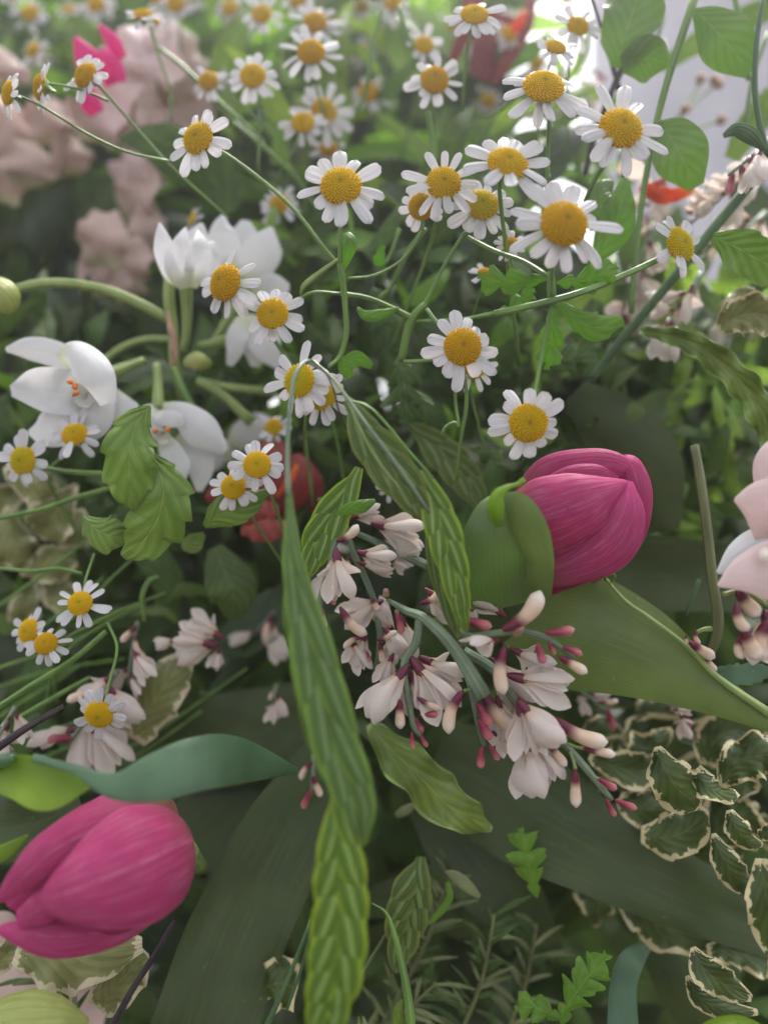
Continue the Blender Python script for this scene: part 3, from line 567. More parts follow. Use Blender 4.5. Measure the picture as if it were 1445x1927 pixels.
for b_ in [(945, 1186, 1012, 1108, 17.2, 0, 0, 1.15), (950, 1214, 952, 1306, 17.2, 0, 2, 1.0), (1025, 1191, 1080, 1183, 17.2, 1, 0, 1.), (1010, 1210, 1022, 1250, 17, 1, 1, 1.1),
           (1032, 1206, 1044, 1232, 17.3, 1, 0, 1), (1058, 1216, 1094, 1232, 17.2, 1, 1, 1), (1050, 1234, 1105, 1266, 17.2, 0, 1, 1.), (870, 1163, 925, 1178, 17.4, 1, 0, 1.05),
           (872, 1300, 848, 1382, 17.5, 0, 0, 1.), (1040, 1350, 1143, 1392, 17.4, 0, 2, .95), (1097, 1408, 1158, 1420, 17.4, 0, 1, .9), (1082, 1448, 1084, 1520, 17.4, 0, 1, .95),
           (1030, 1396, 1066, 1442, 17.6, 0, 1, .95), (1126, 1464, 1160, 1484, 17.6, 1, 0, 1.1), (1155, 1505, 1197, 1522, 17.6, 1, 1, .8), (1140, 1504, 1158, 1536, 17.7, 1, 0, .9),
           (907, 1405, 905, 1446, 17.6, 1, 0, 1.1), (920, 1402, 938, 1430, 17.6, 1, 1, 1), (898, 1322, 925, 1365, 17.6, 1, 0, 1.1), (900, 1352, 922, 1392, 17.6, 1, 1, 1.1),
           (745, 1150, 757, 1192, 18.3, 1, 1, .9), (790, 1120+16, 830, 1106, 18.1, 0, 0, 1.1), (757, 1260, 745, 1303, 18.1, 0, 1, 1.2), (785, 1312, 836, 1330, 17.8, 0, 2, .9),
           (752, 1316, 754, 1372, 17.7, 0, 1, 1.1), (787, 1345, 826, 1342, 17.8, 1, 0, 1), (775, 1377, 778, 1408, 17.8, 1, 0, 1), (790, 1382, 803, 1406, 17.8, 1, 1, 1),
           (780, 1350, 795, 1378, 17.9, 1, 1, 1.1), (925, 1385-10, 968, 1392, 18.2, 0, 0, .9), (775, 1262, 800, 1320, 18.2, 0, 2, 1.15), (885, 1270, 895, 1298, 18.2, 1, 0, 1.1), (896, 1250, 905, 1285, 18.3, 0, 0, 1.2), (905, 1295, 975, 1372, 18.1, 0, 2, .95)]:
    bud(s, *b_[:5], young=bool(b_[5]), k=b_[6], fat=b_[7])
for f_ in [(768, 1252, 690, 1350, 18.0, 2, .5, .1, 1.1), (775, 1238, 845, 1345, 18.1, 0, -.4, .1, 1.25), (790, 1236, 880, 1280, 18.3, 1, .3, 0, 1.1),
           (745, 1262, 785, 1340, 18.3, 0, .3, 0, 1.), (938, 1205, 862, 1210, 17.3, 1, 1.2, .5, 1.3), (955, 1270, 1075, 1300, 17.7, 0, -.3, .1, 1.15), (960, 1220, 1040, 1260, 18.0, 1, .2, .1, 1.1),
           (975, 1318, 1050, 1400, 17.3, 2, .6, .2, 1.35), (975, 1315, 985, 1425, 17.5, 0, -.5, .1, 1.1), (990, 1385, 1000, 1500, 17.7, 2, .1, .05, 1.25), (1005, 1385, 1045, 1475, 17.8, 0, -.3, 0, 1.2), (935, 1310, 950, 1400, 18.2, 0, 0, 0, 1.2),
           (800, 1108, 860, 1160, 18.3, 0, .3, 0, 1.25), (950, 1160, 890, 1110, 18.4, 0, 0, 0, 1.2)]:
    flower(s, *f_[:5], k=f_[5], roll=f_[6], tilt=f_[7], fat=f_[8])
for f_ in [(830, 1235, 800, 1310, 18.7, 0, .4, 0, 1.2), (860, 1250, 820, 1300, 18.9, 2, 0, 0, 1.1), (925, 1240, 1000, 1330, 18.7, 0, .2, 0, 1.1), (960, 1300, 1000, 1360, 18.6, 1, .2, 0, 1.1), (935, 1350, 965, 1420, 18.7, 2, .2, 0, 1.2), (890, 1150, 850, 1130, 18.9, 0, 0, 0, 1.2), (1020, 1250, 1070, 1290, 18.4, 2, .1, 0, 1.1),
           (740, 1230, 715, 1290, 18.8, 0, 0, 0, 1.1), (720, 1180, 760, 1230, 19.0, 2, 0, 0, 1.2), (660, 1200, 690, 1265, 19.2, 0, 0, 0, 1.1)]:
    flower(s, *f_[:5], k=f_[5], roll=f_[6], tilt=f_[7], fat=f_[8])
for p_ in [(744, 1150, 748, 1150, 18.4), (945, 1192, 946, 1186, 17.4), (892, 1290, 873, 1300, 17.6), (1020, 1365, 1042, 1350, 17.6), (1068, 1400, 1098, 1408, 17.6), (1072, 1415, 1082, 1448, 17.6), (1110, 1458, 1128, 1466, 17.7), (760, 1250, 768, 1252, 18.1), (855, 1180, 872, 1165, 17.6)]: ped(*p_)
s = sprig('small broom sprig hanging beside the long oat spikelet, flower with spread petals', (600, 1150, 18.2))
child_tube(s, 'stem', 'broomstem', [(652, 1018, 18.4), (632, 1020, 18.4), (622, 1060, 18.4), (603, 1130, 18.4), (590, 1200, 18.8)], [3, 5, 6, 7, 7])
for b_ in [(632, 1018, 672, 985, 18.1, 0, 0, 1.2), (640, 1142, 692, 1192, 18.5, 0, 2, 1.0), (614, 1128, 632, 1136, 18, 1, 0, 1.2), (610, 1145, 616, 1180, 18.3, 0, 0, 1)]: bud(s, *b_[:5], young=bool(b_[5]), k=b_[6], fat=b_[7])
flower(s, 632, 1032, 645, 1132, 18.1, 1, .1, .1, 1.3); flower(s, 622, 1060, 610, 1135, 18.6, 0, 0, 0, 1.4)
s = sprig('shaded broom sprig full of white flowers above the cut stem', (700, 1010, 19.2))
child_tube(s, 'stem', 'broomstem', [(650, 985, 19.6), (665, 1040, 19.4), (700, 1120, 19.3), (715, 1200, 19.3), (705, 1270, 19.3)], [5, 6, 6, 6, 4])
child_tube(s, 'twig', 'broomstem', [(665, 1000, 19.5), (740, 1035, 19.4), (805, 1065, 19.2)], [5, 8, 9])
for f_ in [(672, 1038, 745, 1060, 18.9, 0, .2, 0, 1.25), (672, 1058, 740, 1075, 19, 2, .8, 0, 1.), (700, 985, 800, 1010, 19.3, 0, 0, .1, 1.2), (715, 1000, 790, 1045, 19.4, 2, 0, 0, 1.3), (735, 1050, 765, 1075, 19.3, 1, 0, 0, 1.2),
           (720, 1130, 640, 1170, 19.3, 0, .2, .1, 1.2), (745, 1195, 700, 1130, 19.4, 2, 0, 0, 1.), (690, 1190, 660, 1255, 19.3, 0, 0, 0, 1.2), (755, 1160, 775, 1240, 19.2, 0, .4, 0, 1.1), (630, 985, 605, 970, 19.2, 1, 0, 0, 1.4), (660, 975, 720, 960, 19.6, 0, 0, 0, 1.2), (740, 1190, 735, 1250, 19.5, 0, 0, 0, 1.1)]:
    flower(s, *f_[:5], k=f_[5], roll=f_[6], tilt=f_[7], fat=f_[8])
for b_ in [(684, 1198, 648, 1222, 19, 0, 0, 1.), (708, 1205, 745, 1185, 19, 0, 2, 1.), (715, 1208, 722, 1250, 19.1, 0, 1, 1.), (690, 1225, 698, 1245, 19, 1, 0, 1.), (700, 1125, 712, 1150, 19.1, 0, 1, 1.5), (655, 1048, 660, 1065, 19.1, 0, 0, 1.6)]:
    bud(s, *b_[:5], young=bool(b_[5]), k=b_[6], fat=b_[7])
s = sprig('broom buds at the right edge under the pale pink flower', (1410, 1130, 17))
child_tube(s, 'stem', 'stemy', [(1460, 1150, 17.4), (1400, 1115, 17.2), (1360, 1118, 17.1)], [5, 6, 5], seg=6)
for b_ in [(1385, 1110, 1428, 1160, 16.9, 1), (1385, 1135, 1410, 1185, 16.7, 2), (1395, 1180, 1428, 1242, 16.9, 1), (1395, 1195, 1400, 1240, 17.1, 0), (1450, 1165, 1442, 1245, 17, 0)]: bud(s, *b_[:5], k=b_[5], fat=1.4)
flower(s, 1440, 1150, 1450, 1250, 17.2, 2, 0, 0, 1.5)
s = sprig('wilted broom flower remnant on the brown twig, right', (1340, 1190, 18.6))
child_tube(s, 'stem', 'stemy', [(1342, 1184, 18.6), (1325, 1184, 18.5), (1310, 1190, 18.5)], [6, 5, 4], seg=6)
for b_ in [(1308, 1185, 1318, 1212, 18.4, 0), (1296, 1208, 1345, 1238, 18.3, 1), (1330, 1228, 1350, 1262, 18.5, 0), (1290, 1195, 1292, 1212, 18.5, 1)]: bud(s, *b_[:5], k=b_[5], fat=1.2)
s = sprig('blurred broom flowers between the oat spikelet and the left daisies', (380, 1190, 21.5), 'out of focus broom sprigs')
for f_ in [(400, 1215, 330, 1190, 21.2, 0), (410, 1210, 330, 1235, 21.4, 2), (420, 1200, 350, 1165, 21.5, 1), (330, 1205, 292, 1215, 21.3, 2), (415, 1220, 400, 1260, 21.5, 0)]: flower(s, *f_[:5], k=f_[5], fat=1.3)
for a_ in [('blurred broom sprig above the lowest left daisy', (260, 1170), (240, 1290), 21.5, 8, 58, 11), ('blurred broom blossoms behind the lowest left daisy', (220, 1260), (130, 1400), 20.8, 7, 95, 12),
           ('broom sprig at the left edge beside the dark twig', (30, 1330), (-10, 1410), 19.8, 7, 55, 13), ('pale broom blossoms under the lowest left daisy', (190, 1330), (150, 1400), 22, 5, 85, 14),
           ('dim broom flowers left of the long oat spikelet', (520, 1150), (470, 1200), 24, 5, 60, 15), ('dim broom buds in the dark gap left of the spikelet', (520, 1290), (520, 1320), 22, 3, 50, 16), ('single dim white bud by the spikelet tip', (590, 1420), (585, 1500), 21, 3, 55, 17),
           ('hazy broom sprig right of the side-turned daisy', (1445, 300), (1300, 420), 22, 12, 62, 18), ('hazy broom sprig behind the thick slanting stem', (1440, 400), (1290, 500), 23.5, 10, 62, 19), ('broom blossoms below the side-turned daisy', (1320, 510), (1230, 640), 22, 8, 78, 20),
           ('blurred broom sprig between the two thin stems on the right', (1230, 420), (1170, 600), 24, 9, 66, 21), ('broom blossoms at the upper right edge', (1450, 260), (1370, 330), 20, 5, 75, 22), ('faint broom blossoms behind the orange flower', (1250, 330), (1200, 440), 25, 7, 70, 23),
           ('far blurred broom flowers by the right edge', (1440, 560), (1340, 600), 26, 6, 55, 24), ('far broom flowers in shade right of the tulip', (1290, 800), (1420, 820), 26, 9, 48, 25), ('far broom flowers low at the right edge', (1370, 870), (1440, 900), 26, 6, 48, 26),
           ('dim broom flowers under the sweeping tulip leaf', (1080, 1290), (1150, 1340), 22, 4, 60, 27), ('dim broom buds under the middle of the sweeping tulip leaf', (1245, 1330), (1300, 1345), 21, 4, 40, 28), ('broom flower petals beside the cupped leaf', (850, 1080), (880, 1120), 20, 2, 55, 29),
           ('dim broom flowers above the shaded sprig', (600, 940), (640, 970), 21, 4, 48, 30), ('faint far broom flowers left of centre', (380, 1300), (420, 1340), 25, 5, 50, 31), ('faint far broom flowers top right of centre', (960, 190), (1130, 130), 30, 6, 60, 32)]:
    rnd_sprig(*a_)

# ------------------------------------------------------------------ paperwhite narcissi
def narc(label, x, y, d, petals, cup=None, stamens=(), tubep=None, cd=(-.3, 0)):
    e = empty('narcissus_flower', W(x, y, d), label, 'narcissus', 'white paperwhite narcissi')
    for sp, hw, kw in petals: blade('petal', M['narc'], sp, hw, parent=e, th=.015, nu=11, nv=24, **{**dict(arc=.28, wave=(.1, 1.5, len(sp)*hw[1])), **kw})
    if cup:
        cx, cy, r = cup; V = Vector((cd[0], -1, cd[1])).normalized(); c0 = W(cx, cy, d-.4); s_ = r*d/FPX*.01; m = MB(); A = V.orthogonal().normalized(); B = V.cross(A); P, UV = [], []
        for i in range(9):
            q = i/8; rr = s_*(.45+.6*q); P.append([c0+V*s_*(q*.9-.9)+(A*cos(a*pi/12)+B*sin(a*pi/12))*rr*(1+.05*sin(a*2.)) for a in range(25)]); UV.append([(a/24, q) for a in range(25)])
        m.grid(P, UV, .0003); obj('cup', m.mesh('cup', M['corona']), e)
    for (x1, y1, x2, y2, dd) in stamens: tube('stamen', M['stamen'], [(x1, y1, dd), ((x1+x2)/2, (y1+y2)/2-1, dd-.03), (x2, y2, dd)], [2, 5, 3], parent=e, seg=8)
    if tubep: tube('flower_tube', M['stemy'], tubep, [13, 10, 8][:len(tubep)] if len(tubep) == 3 else [12, 7], parent=e)
    return e
narc('large white narcissus flower facing left with orange stamens, left edge', 135, 720, 21,
     [([(195, 745, 21.2), (135, 790, 20.9), (85, 812, 20.8), (55, 815, 20.9)], [22, 40, 30, 5], {}),
      ([(190, 705, 21.5), (110, 668, 21), (55, 656, 20.8), (12, 658, 20.9)], [16, 24, 22, 5], dict(fold=-.3)),
      ([(190, 735, 21.3), (130, 738, 20.6), (70, 732, 20.3), (20, 736, 20.5)], [30, 44, 38, 10], dict(arc=-.5)),
      ([(200, 735, 21.4), (225, 765, 21.3), (245, 785, 21.2), (285, 800, 21.2)], [16, 26, 28, 10], {}),
      ([(120, 668, 20.9), (150, 672, 20.2), (185, 710, 19.9), (205, 760, 20)], [16, 30, 32, 14], dict(arc=.9)),
      ([(195, 720, 21.2), (190, 760, 20.9), (175, 800, 20.8), (150, 840, 20.9)], [14, 26, 28, 6], {})],
     cup=(160, 742, 24), stamens=[(127, 718, 138, 721, 19.7), (137, 729, 146, 731, 19.7), (137, 745, 150, 738, 19.6), (140, 722, 144, 730, 19.75)], tubep=[(195, 708, 21.3), (235, 692, 21.8), (272, 678, 22.2)])
narc('white narcissus flower hanging face down behind the scalloped leaf', 310, 800, 21.5,
     [([(300, 770, 21.6), (285, 785, 21.2), (275, 810, 21.1), (270, 840, 21.2)], [14, 26, 26, 8], {}),
      ([(300, 770, 21.7), (345, 782, 21.4), (385, 815, 21.3), (425, 850, 21.4)], [12, 26, 32, 8], dict(arc=.8)),
      ([(305, 820, 21.7), (322, 850, 21.4), (335, 880, 21.4), (345, 905, 21.5)], [10, 22, 24, 6], {}),
      ([(335, 820, 21.9), (365, 850, 21.8), (378, 885, 21.8), (375, 925, 21.9)], [12, 26, 24, 6], {}),
      ([(300, 775, 21.3), (305, 785, 21.0), (330, 790, 21.0), (345, 802, 21.1)], [8, 14, 16, 6], {})],
     cup=(306, 822, 14), stamens=[(289, 815, 297, 808, 20.6), (312, 806, 319, 813, 20.6)], tubep=[(298, 772, 21.6), (298, 735, 21.9), (296, 685, 22.2)], cd=(-.1, -.4))
narc('upright white narcissus flower seen from behind, left of the side-turned daisy pair', 350, 480, 21.5,
     [([(346, 538, 21.5), (326, 510, 21.2), (312, 475, 21.1), (304, 445, 21.1), (300, 420, 21.3)], [12, 24, 25, 15, 2], dict(roll=.5)),
      ([(350, 542, 21.3), (340, 512, 21.0), (338, 480, 20.9), (342, 455, 20.9), (350, 428, 21.1)], [12, 26, 26, 15, 2], {}),
      ([(356, 538, 21.4), (370, 508, 21.1), (376, 480, 21), (378, 455, 21), (372, 432, 21.2)], [12, 24, 25, 15, 2], dict(roll=-.4)),
      ([(360, 538, 21.9), (384, 505, 21.8), (398, 475, 21.7), (404, 455, 21.8)], [12, 24, 22, 3], dict(roll=-.6)),
      ([(352, 530, 22), (362, 490, 21.9), (372, 450, 21.8), (380, 420, 21.9)], [12, 26, 24, 3], {})], tubep=[(350, 535, 21.5), (352, 590, 22), (350, 650, 22.4)])
narc('big pale narcissus flower behind the two upper left daisies', 455, 460, 23,
     [([(450, 535, 23.2), (432, 490, 22.9), (420, 450, 22.8), (416, 425, 22.8), (422, 402, 22.9)], [18, 32, 30, 18, 2], dict(roll=.3)),
      ([(470, 540, 23.1), (482, 500, 22.8), (500, 465, 22.8), (512, 428, 22.9)], [18, 36, 34, 4], dict(roll=-.3)),
      ([(455, 545, 23.4), (455, 490, 23.2), (460, 450, 23.2), (462, 415, 23.3)], [18, 34, 32, 8], {}),
      ([(480, 560, 23.2), (500, 545, 23.0), (520, 540, 23), (545, 540, 23)], [14, 26, 24, 6], {})], tubep=[(460, 540, 23.3), (430, 600, 23.5), (400, 650, 23.5)])
narc('drooping pale narcissus flower behind the middle left daisy', 460, 650, 22.5,
     [([(462, 600, 22.8), (448, 630, 22.6), (442, 660, 22.6), (432, 688, 22.7)], [14, 20, 16, 6], {}),
      ([(465, 600, 22.9), (490, 630, 22.7), (505, 660, 22.7), (525, 690, 22.8)], [14, 30, 26, 8], {}),
      ([(455, 595, 23), (465, 620, 22.9), (480, 650, 22.9), (480, 690, 23)], [14, 30, 28, 8], {})], tubep=[(445, 635, 22.9), (410, 645, 23), (375, 652, 23)])
narc('faint blush narcissus petals above the red flower, left of centre', 450, 820, 24,
     [([(440, 840, 24.2), (460, 815, 24), (490, 800, 24), (520, 800, 24)], [16, 26, 24, 8], {}), ([(440, 850, 24.2), (410, 850, 24), (390, 870, 24), (375, 900, 24)], [16, 26, 24, 8], {})])
nplant = empty('narcissus_stalks', W(345, 680, 22.4), 'pale green narcissus stalks meeting under the white narcissi on the left', 'narcissus stalks')
def nst(label, pts, r, mat='stemy'): return tube('stem', M[mat], pts, r, parent=nplant)
nst('thick pale green narcissus stem arching from the left edge', [(-20, 575, 21.5), (30, 545, 21.6), (100, 532, 21.8), (190, 543, 22), (260, 570, 22.2), (320, 602, 22.4)], [10, 9, 9, 9, 10, 9])
nst('curved narcissus stem behind the large white narcissus', [(175, 700, 23), (220, 660, 23), (270, 640, 23), (330, 640, 23)], [7, 7, 7, 7])
nst('upright papery narcissus stem under the seen-from-behind flower', [(322, 500, 22.2), (318, 560, 22.3), (326, 620, 22.5), (330, 690, 22.6), (345, 760, 23.5)], [10, 11, 10, 10, 9])
nst('pale narcissus stalk right of the papery stem', [(350, 540, 21.9), (352, 600, 22.1), (346, 660, 22.4)], [8, 8, 7])
nst('narcissus stalk slanting down right towards the blurred daisy', [(370, 715, 22.8), (420, 745, 23), (475, 795, 23.3)], [8, 9, 11])
nst('horizontal pale narcissus stalk left of the twin daisies', [(380, 718, 23), (440, 730, 23.2), (520, 738, 23.5)], [7, 8, 8])
nst('short dark green narcissus stalk beside the hanging narcissus', [(325, 690, 22.4), (345, 735, 22.4), (370, 785, 22.5)], [7, 8, 9], 'stem')
blade('narcissus_bud', M['ybud'], [(352, 683, 21.8), (372, 680, 21.4), (395, 684, 21.8)], [10, 18, 8], arc=1.3, label='small round green narcissus bud right of the papery stem', cat='bud', group='green flower buds')
blade('narcissus_bud', M['ybud'], [(-35, 540, 20.8), (5, 560, 20.5), (22, 585, 20.8)], [25, 34, 12], arc=1.3, label='blurred yellow-green bud cut by the left edge', cat='bud', group='green flower buds')
blade('papery_sheath', M['knob'], [(315, 585, 22.1), (322, 620, 22), (328, 660, 22), (325, 690, 22.1)], [3, 6, 6, 3], arc=.4, wave=(.5, 3, 0), parent=nplant)

# ------------------------------------------------------------------ daisies
DA = [  # x, y, depth, disc r, (nx, nz), petals, label, options
 (641, 346, 17.8, 40, (.0, .22), 12, 'large sharp daisy alone in the upper middle, widely spaced petals', dict(stem=[(640, 440, 18.6), (640, 500, 18.9)], seed=3)),
 (370, 257, 19, 32, (-.3, .08), 12, 'daisy facing left in front of the dusty pink hydrangea', dict(stem=[(425, 290, 19.3), (500, 345, 19.4), (560, 402, 19.4), (612, 470, 19.4), (632, 492, 19.4)])),
 (835, 342, 18.5, 34, (.03, .12), 13, 'daisy with upright petals at the left of the tight cluster in the upper right centre', {}),
 (957, 302, 17.4, 40, (.12, .42), 12, 'daisy with a big high disc in the tight cluster, tilted up', {}),
 (907, 381, 18.9, 33, (.0, .30), 13, 'daisy with greenish yellow disc at the bottom of the tight cluster', dict(stem=[(880, 430, 19.3), (840, 492, 19.3), (800, 570, 19.4), (778, 598, 19.5)])),
 (1063, 417, 16.5, 47, (.08, .22), 14, 'largest daisy, right of the tight cluster', dict(stem=[(1043, 470, 17.3), (1038, 520, 17.6), (1037, 556, 17.8)], seed=5)),
 (1170, 237, 17.4, 43, (.08, .22), 13, 'big daisy below the wavy leaves in the upper right', dict(stem=[(1140, 305, 18.6), (1120, 335, 18.9), (1100, 380, 19.3)])),
 (1024, 156, 18, 40, (.0, .42), 12, 'daisy with tall domed disc and petals swept down, top right of centre', dict(stem=[(1032, 215, 18.8), (1031, 280, 19.2), (1030, 340, 19.4)], droop=.1)),
 (871, 651, 17.9, 37, (.03, .06), 13, 'sharp daisy facing the viewer at the centre right, a second daisy behind its lower right', dict(stem=[(878, 750, 18.9), (868, 820, 19.2), (858, 905, 19.6)])),
 (995, 796, 17.4, 38, (.02, -.12), 13, 'daisy hanging on a stem from above, just over the right pink tulip', dict(stem=[(1003, 750, 17.9), (1020, 660, 18.1), (1037, 575, 17.9)])),
 (512, 588, 18.9, 31, (-.05, .12), 12, 'daisy right of the side-turned one by the white narcissus', dict(stem=[(580, 553, 19.2), (640, 553, 19.3)])),
 (420, 530, 18.9, 37, (-.55, .12), 13, 'daisy turned left in front of the big pale narcissus', {}),
 (560, 715, 18.4, 33, (-.42, .05), 14, 'front daisy of the twin pair under the bent oat stem', {}),
 (606, 746, 19, 27, (.05, .0), 13, 'rear daisy of the twin pair, partly hidden by the front one', {}),
 (1284, 457, 19, 35, (.48, .16), 9, 'side-turned daisy with sparse petals on a long stem at the right', dict(stem=[(1262, 476, 19.3), (1180, 515, 18.9), (1090, 551, 18), (1000, 575, 17.8), (930, 590, 18.2)], sr=6)),
 (40, 866, 20, 28, (-.25, .0), 12, 'left edge daisy beside the smaller yellow one under the narcissus', {}),
 (140, 815, 20.3, 25, (.05, .48), 11, 'daisy with flattened disc under the large narcissus', dict(stem=[(118, 860, 21), (95, 880, 21)])),
 (483, 873, 18.4, 27, (.0, .22), 12, 'upper daisy of the pair in front of the red flower', {}),
 (438, 915, 19, 25, (-.1, .2), 11, 'lower daisy of the pair in front of the red flower', {}),
 (150, 1134, 19, 24, (.0, .40), 12, 'daisy at the left alone above the overlapping pair', dict(stem=[(160, 1100, 19.6), (178, 1042, 20)])),
 (52, 1188, 19.6, 25, (-.4, .2), 12, 'rear daisy of the overlapping pair at the left edge', {}),
 (86, 1210, 18.9, 22, (.1, .45), 11, 'front daisy of the overlapping pair at the left edge', {}),
 (186, 1347, 18, 28, (.02, -.25), 12, 'lowest daisy, above the folded blue-green leaf', dict(stem=[(205, 1290, 18.7), (221, 1220, 19), (203, 1172, 19.3)])),
 (818, 147, 21, 28, (.0, .15), 12, 'daisy at the top centre with long petals over a half-hidden one', dict(stem=[(818, 220, 22), (822, 300, 22.5)])),
 (475, 139, 22, 25, (.0, .15), 13, 'daisy in the upper left group left of the taller disc', dict(stem=[(485, 185, 22.6), (488, 250, 22.8), (486, 320, 23)])),
 (585, 94, 22, 27, (.02, .25), 12, 'daisy near the top, its petals overlapping its left neighbour', {}),
 (391, 150, 23, 20, (-.15, .2), 12, 'small soft daisy just left of the upper left group', dict(stem=[(430, 180, 23.2), (500, 240, 23.4), (560, 330, 23.6)])),
 (158, 139, 20, 26, (-.42, .2), 12, 'daisy turned left in front of the magenta petals', dict(stem=[(190, 165, 20.3), (265, 250, 20.6), (330, 320, 20.9), (430, 410, 21.5)])),
 (73, 162, 19.5, 25, (-.86, .1), 11, 'daisy seen nearly edge-on, second from the left edge', dict(stem=[(90, 158, 19.8), (150, 168, 20), (205, 190, 20.3)])),
 (12, 174, 19, 23, (-.72, .05), 11, 'daisy seen from the side cut by the left edge near the top', dict(stem=[(40, 182, 19.3), (90, 206, 19.4), (165, 252, 19.6), (240, 286, 19.8), (318, 303, 20)])),
 (570, 227, 23, 23, (.0, .28), 12, 'soft daisy of three stacked ones, the left one', dict(stem=[(553, 280, 23.6), (520, 340, 24)])),
 (612, 208, 23.6, 26, (.42, .0), 12, 'soft daisy half hidden behind the left of the stacked three', {}),
 (618, 277, 24.5, 18, (.0, .4), 12, 'faint lowest daisy of the stacked three above the large sharp one', {}),
 (693, 171, 27, 21, (.0, .15), 13, 'blurred daisy crossed by a thin stem, top middle', {}),
 (526, 383, 24, 20, (.0, .1), 13, 'blurred daisy left of the large sharp one', {}),
 (792, 389, 19.2, 25, (-.1, -.3), 11, 'daisy peeking out under the left one of the tight cluster', dict(stem=[(795, 432, 19.6), (760, 486, 19.6), (705, 518, 19.5), (655, 524, 19.5)])),
 (962, 460, 19.3, 17, (.0, .2), 12, 'small daisy with yellow-green disc under the tight cluster', {}),
 (913, 512, 20, 15, (.05, .62), 12, 'small daisy with raised petals above the green feverfew leaf', {}),
 (1046, 84, 20.4, 22, (.12, .5), 10, 'small daisy leaning right directly above the domed one', {}),
 (1088, 45, 21.3, 22, (.1, .2), 12, 'top right daisy above the leaning one', {}),
 (893, 22, 20, 27, (.0, .42), 14, 'full-petalled daisy at the top edge, right of centre', dict(stem=[(885, 60, 20.8), (875, 130, 21.3), (870, 210, 22)])),
 (797, 82, 24, 20, (.0, .2), 11, 'half-hidden daisy behind the top centre one', {}),
 (593, 38, 25, 24, (.0, .3), 13, 'soft daisy at the top, above the taller disc', {}),
 (492, 23, 25.5, 20, (.0, .2), 12, 'blurred daisy at the top edge left of centre', {}),
 (268, 24, 22.5, 19, (.0, .62), 14, 'dense daisy at the top edge on the left, seen from below', dict(stem=[(283, 55, 23), (300, 110, 23.3), (320, 170, 23.8), (322, 230, 24)])),
 (292, 36, 23.5, 12, (.4, .4), 11, 'small daisy tucked behind the dense one at the top left', {}),
 (684, 96, 30, 17, (.0, .2), 12, 'very faint daisy near the top middle', {}),
 (361, 411, 24, 12, (-.75, .2), 10, 'small side-on daisy above the upright narcissus', {}),
 (514, 803, 22, 18, (.0, .2), 12, 'soft daisy above the pair in front of the red flower', dict(seed=4)),
 (740, 2, 26, 18, (.0, .2), 12, 'daisy cut by the top edge, centre', {}),
 (918, 187, 30, 15, (.0, .1), 11, 'faint daisy between the red petals and the domed daisy', {}),
 (893, 690, 19, 24, (.2, -.2), 12, 'daisy hidden behind the sharp centre right one', {}),
 (735, 915, 20.5, 15, (-.1, -.3), 11, 'small daisy half behind the olive spikelet', {}),
 (330, 4, 27, 18, (.0, .2), 12, 'blurred daisy cut by the top edge at the left', {}),
 (432, 12, 28, 16, (.0, .2), 12, 'faint daisy at the top edge between two sharper ones', {}),
 (560, -4, 27, 18, (.0, .2), 12, 'faint daisy at the very top, left of centre', {}),
 (640, 30, 30, 15, (.0, .2), 12, 'far daisy right of the soft top one', {}),
 (55, 22, 30, 18, (.0, .2), 13, 'very blurred daisy in the top left corner', {}),
 (60, 92, 27, 16, (-.4, .2), 12, 'very blurred daisy above the edge-on one', {}),
 (958, 60, 27, 17, (.2, .2), 12, 'blurred daisy hanging left of the top right pair', {}),
 (180, 5, 29, 17, (.0, .2), 12, 'far daisy at the top edge above the magenta petals', {}),
 (606, 752-120, 40, 8, (.0, .2), 10, 'tiny far daisy behind the bent oat stem', {}),
]
for a in DA: daisy(a[0], a[1], a[2], a[3], a[4], a[6], np=a[5], **a[7])

rdd = random.Random(31)
for k in range(20):
    x_ = 20+k*55; daisy(x_, rdd.uniform(-15, 210), rdd.uniform(27, 33), rdd.uniform(11, 17), (rdd.uniform(-.5, .5), rdd.uniform(0, .6)), 'far blurred daisy in the haze '+['by the magenta petals, top left', 'above the dusty pink hydrangea', 'behind the group of upper left daisies', 'behind the three stacked daisies', 'left of the top centre daisy', 'right of the top centre daisy'][min(5, int(x_/200))], np=rdd.choice([11, 12, 13]))

# ------------------------------------------------------------------ stems
plants = [empty('feverfew_plant', W(775, 600, 19.5), 'branching feverfew stems with lobed green leaves in the middle, between the daisies', 'feverfew'),
          empty('feverfew_plant', W(500, 280, 23.5), 'blurred feverfew stems among the soft daisies at the top', 'feverfew'),
          empty('feverfew_plant', W(1240, 300, 21), 'long thin green stems at the upper right, the thickest one slanting', 'feverfew'),
          empty('feverfew_plant', W(100, 1000, 20.5), 'thin feverfew stems on the left below the narcissi', 'feverfew'),
          empty('feverfew_plant', W(1000, 1800, 19.5), 'stems and bright lobed leaves at the bottom in the dark', 'feverfew')]
def plant_of(x, y): return plants[4] if y > 1480 else plants[3] if x < 560 and y > 430 else plants[1] if y < 430 and x < 1100 else plants[2] if x > 1165 or (x > 1000 and y < 300) else plants[0]
def st(label, pts, r, mat='stem', name='feverfew_stem', cat='stem', group='green stems'):
    if name == 'twig': return tube('twig', M[mat], pts, r, label=label, cat=cat, group=group)
    q = pts[len(pts)//2]; return tube('stem', M[mat], pts, r, parent=plant_of(q[0], q[1]))
st('main feverfew stem curving down from below the large sharp daisy', [(640, 495, 18.9), (645, 525, 19), (650, 580, 19.2), (652, 630, 19.4), (640, 670, 19.5), (618, 692, 19.3)], [6, 6, 5.5, 5, 5, 4])
st('shiny pale stem piece left of the fork above the twin daisies', [(640, 486, 19.1), (600, 515, 19.2), (572, 538, 19.2), (566, 556, 19.4)], [3, 5, 5, 2], 'stemy')
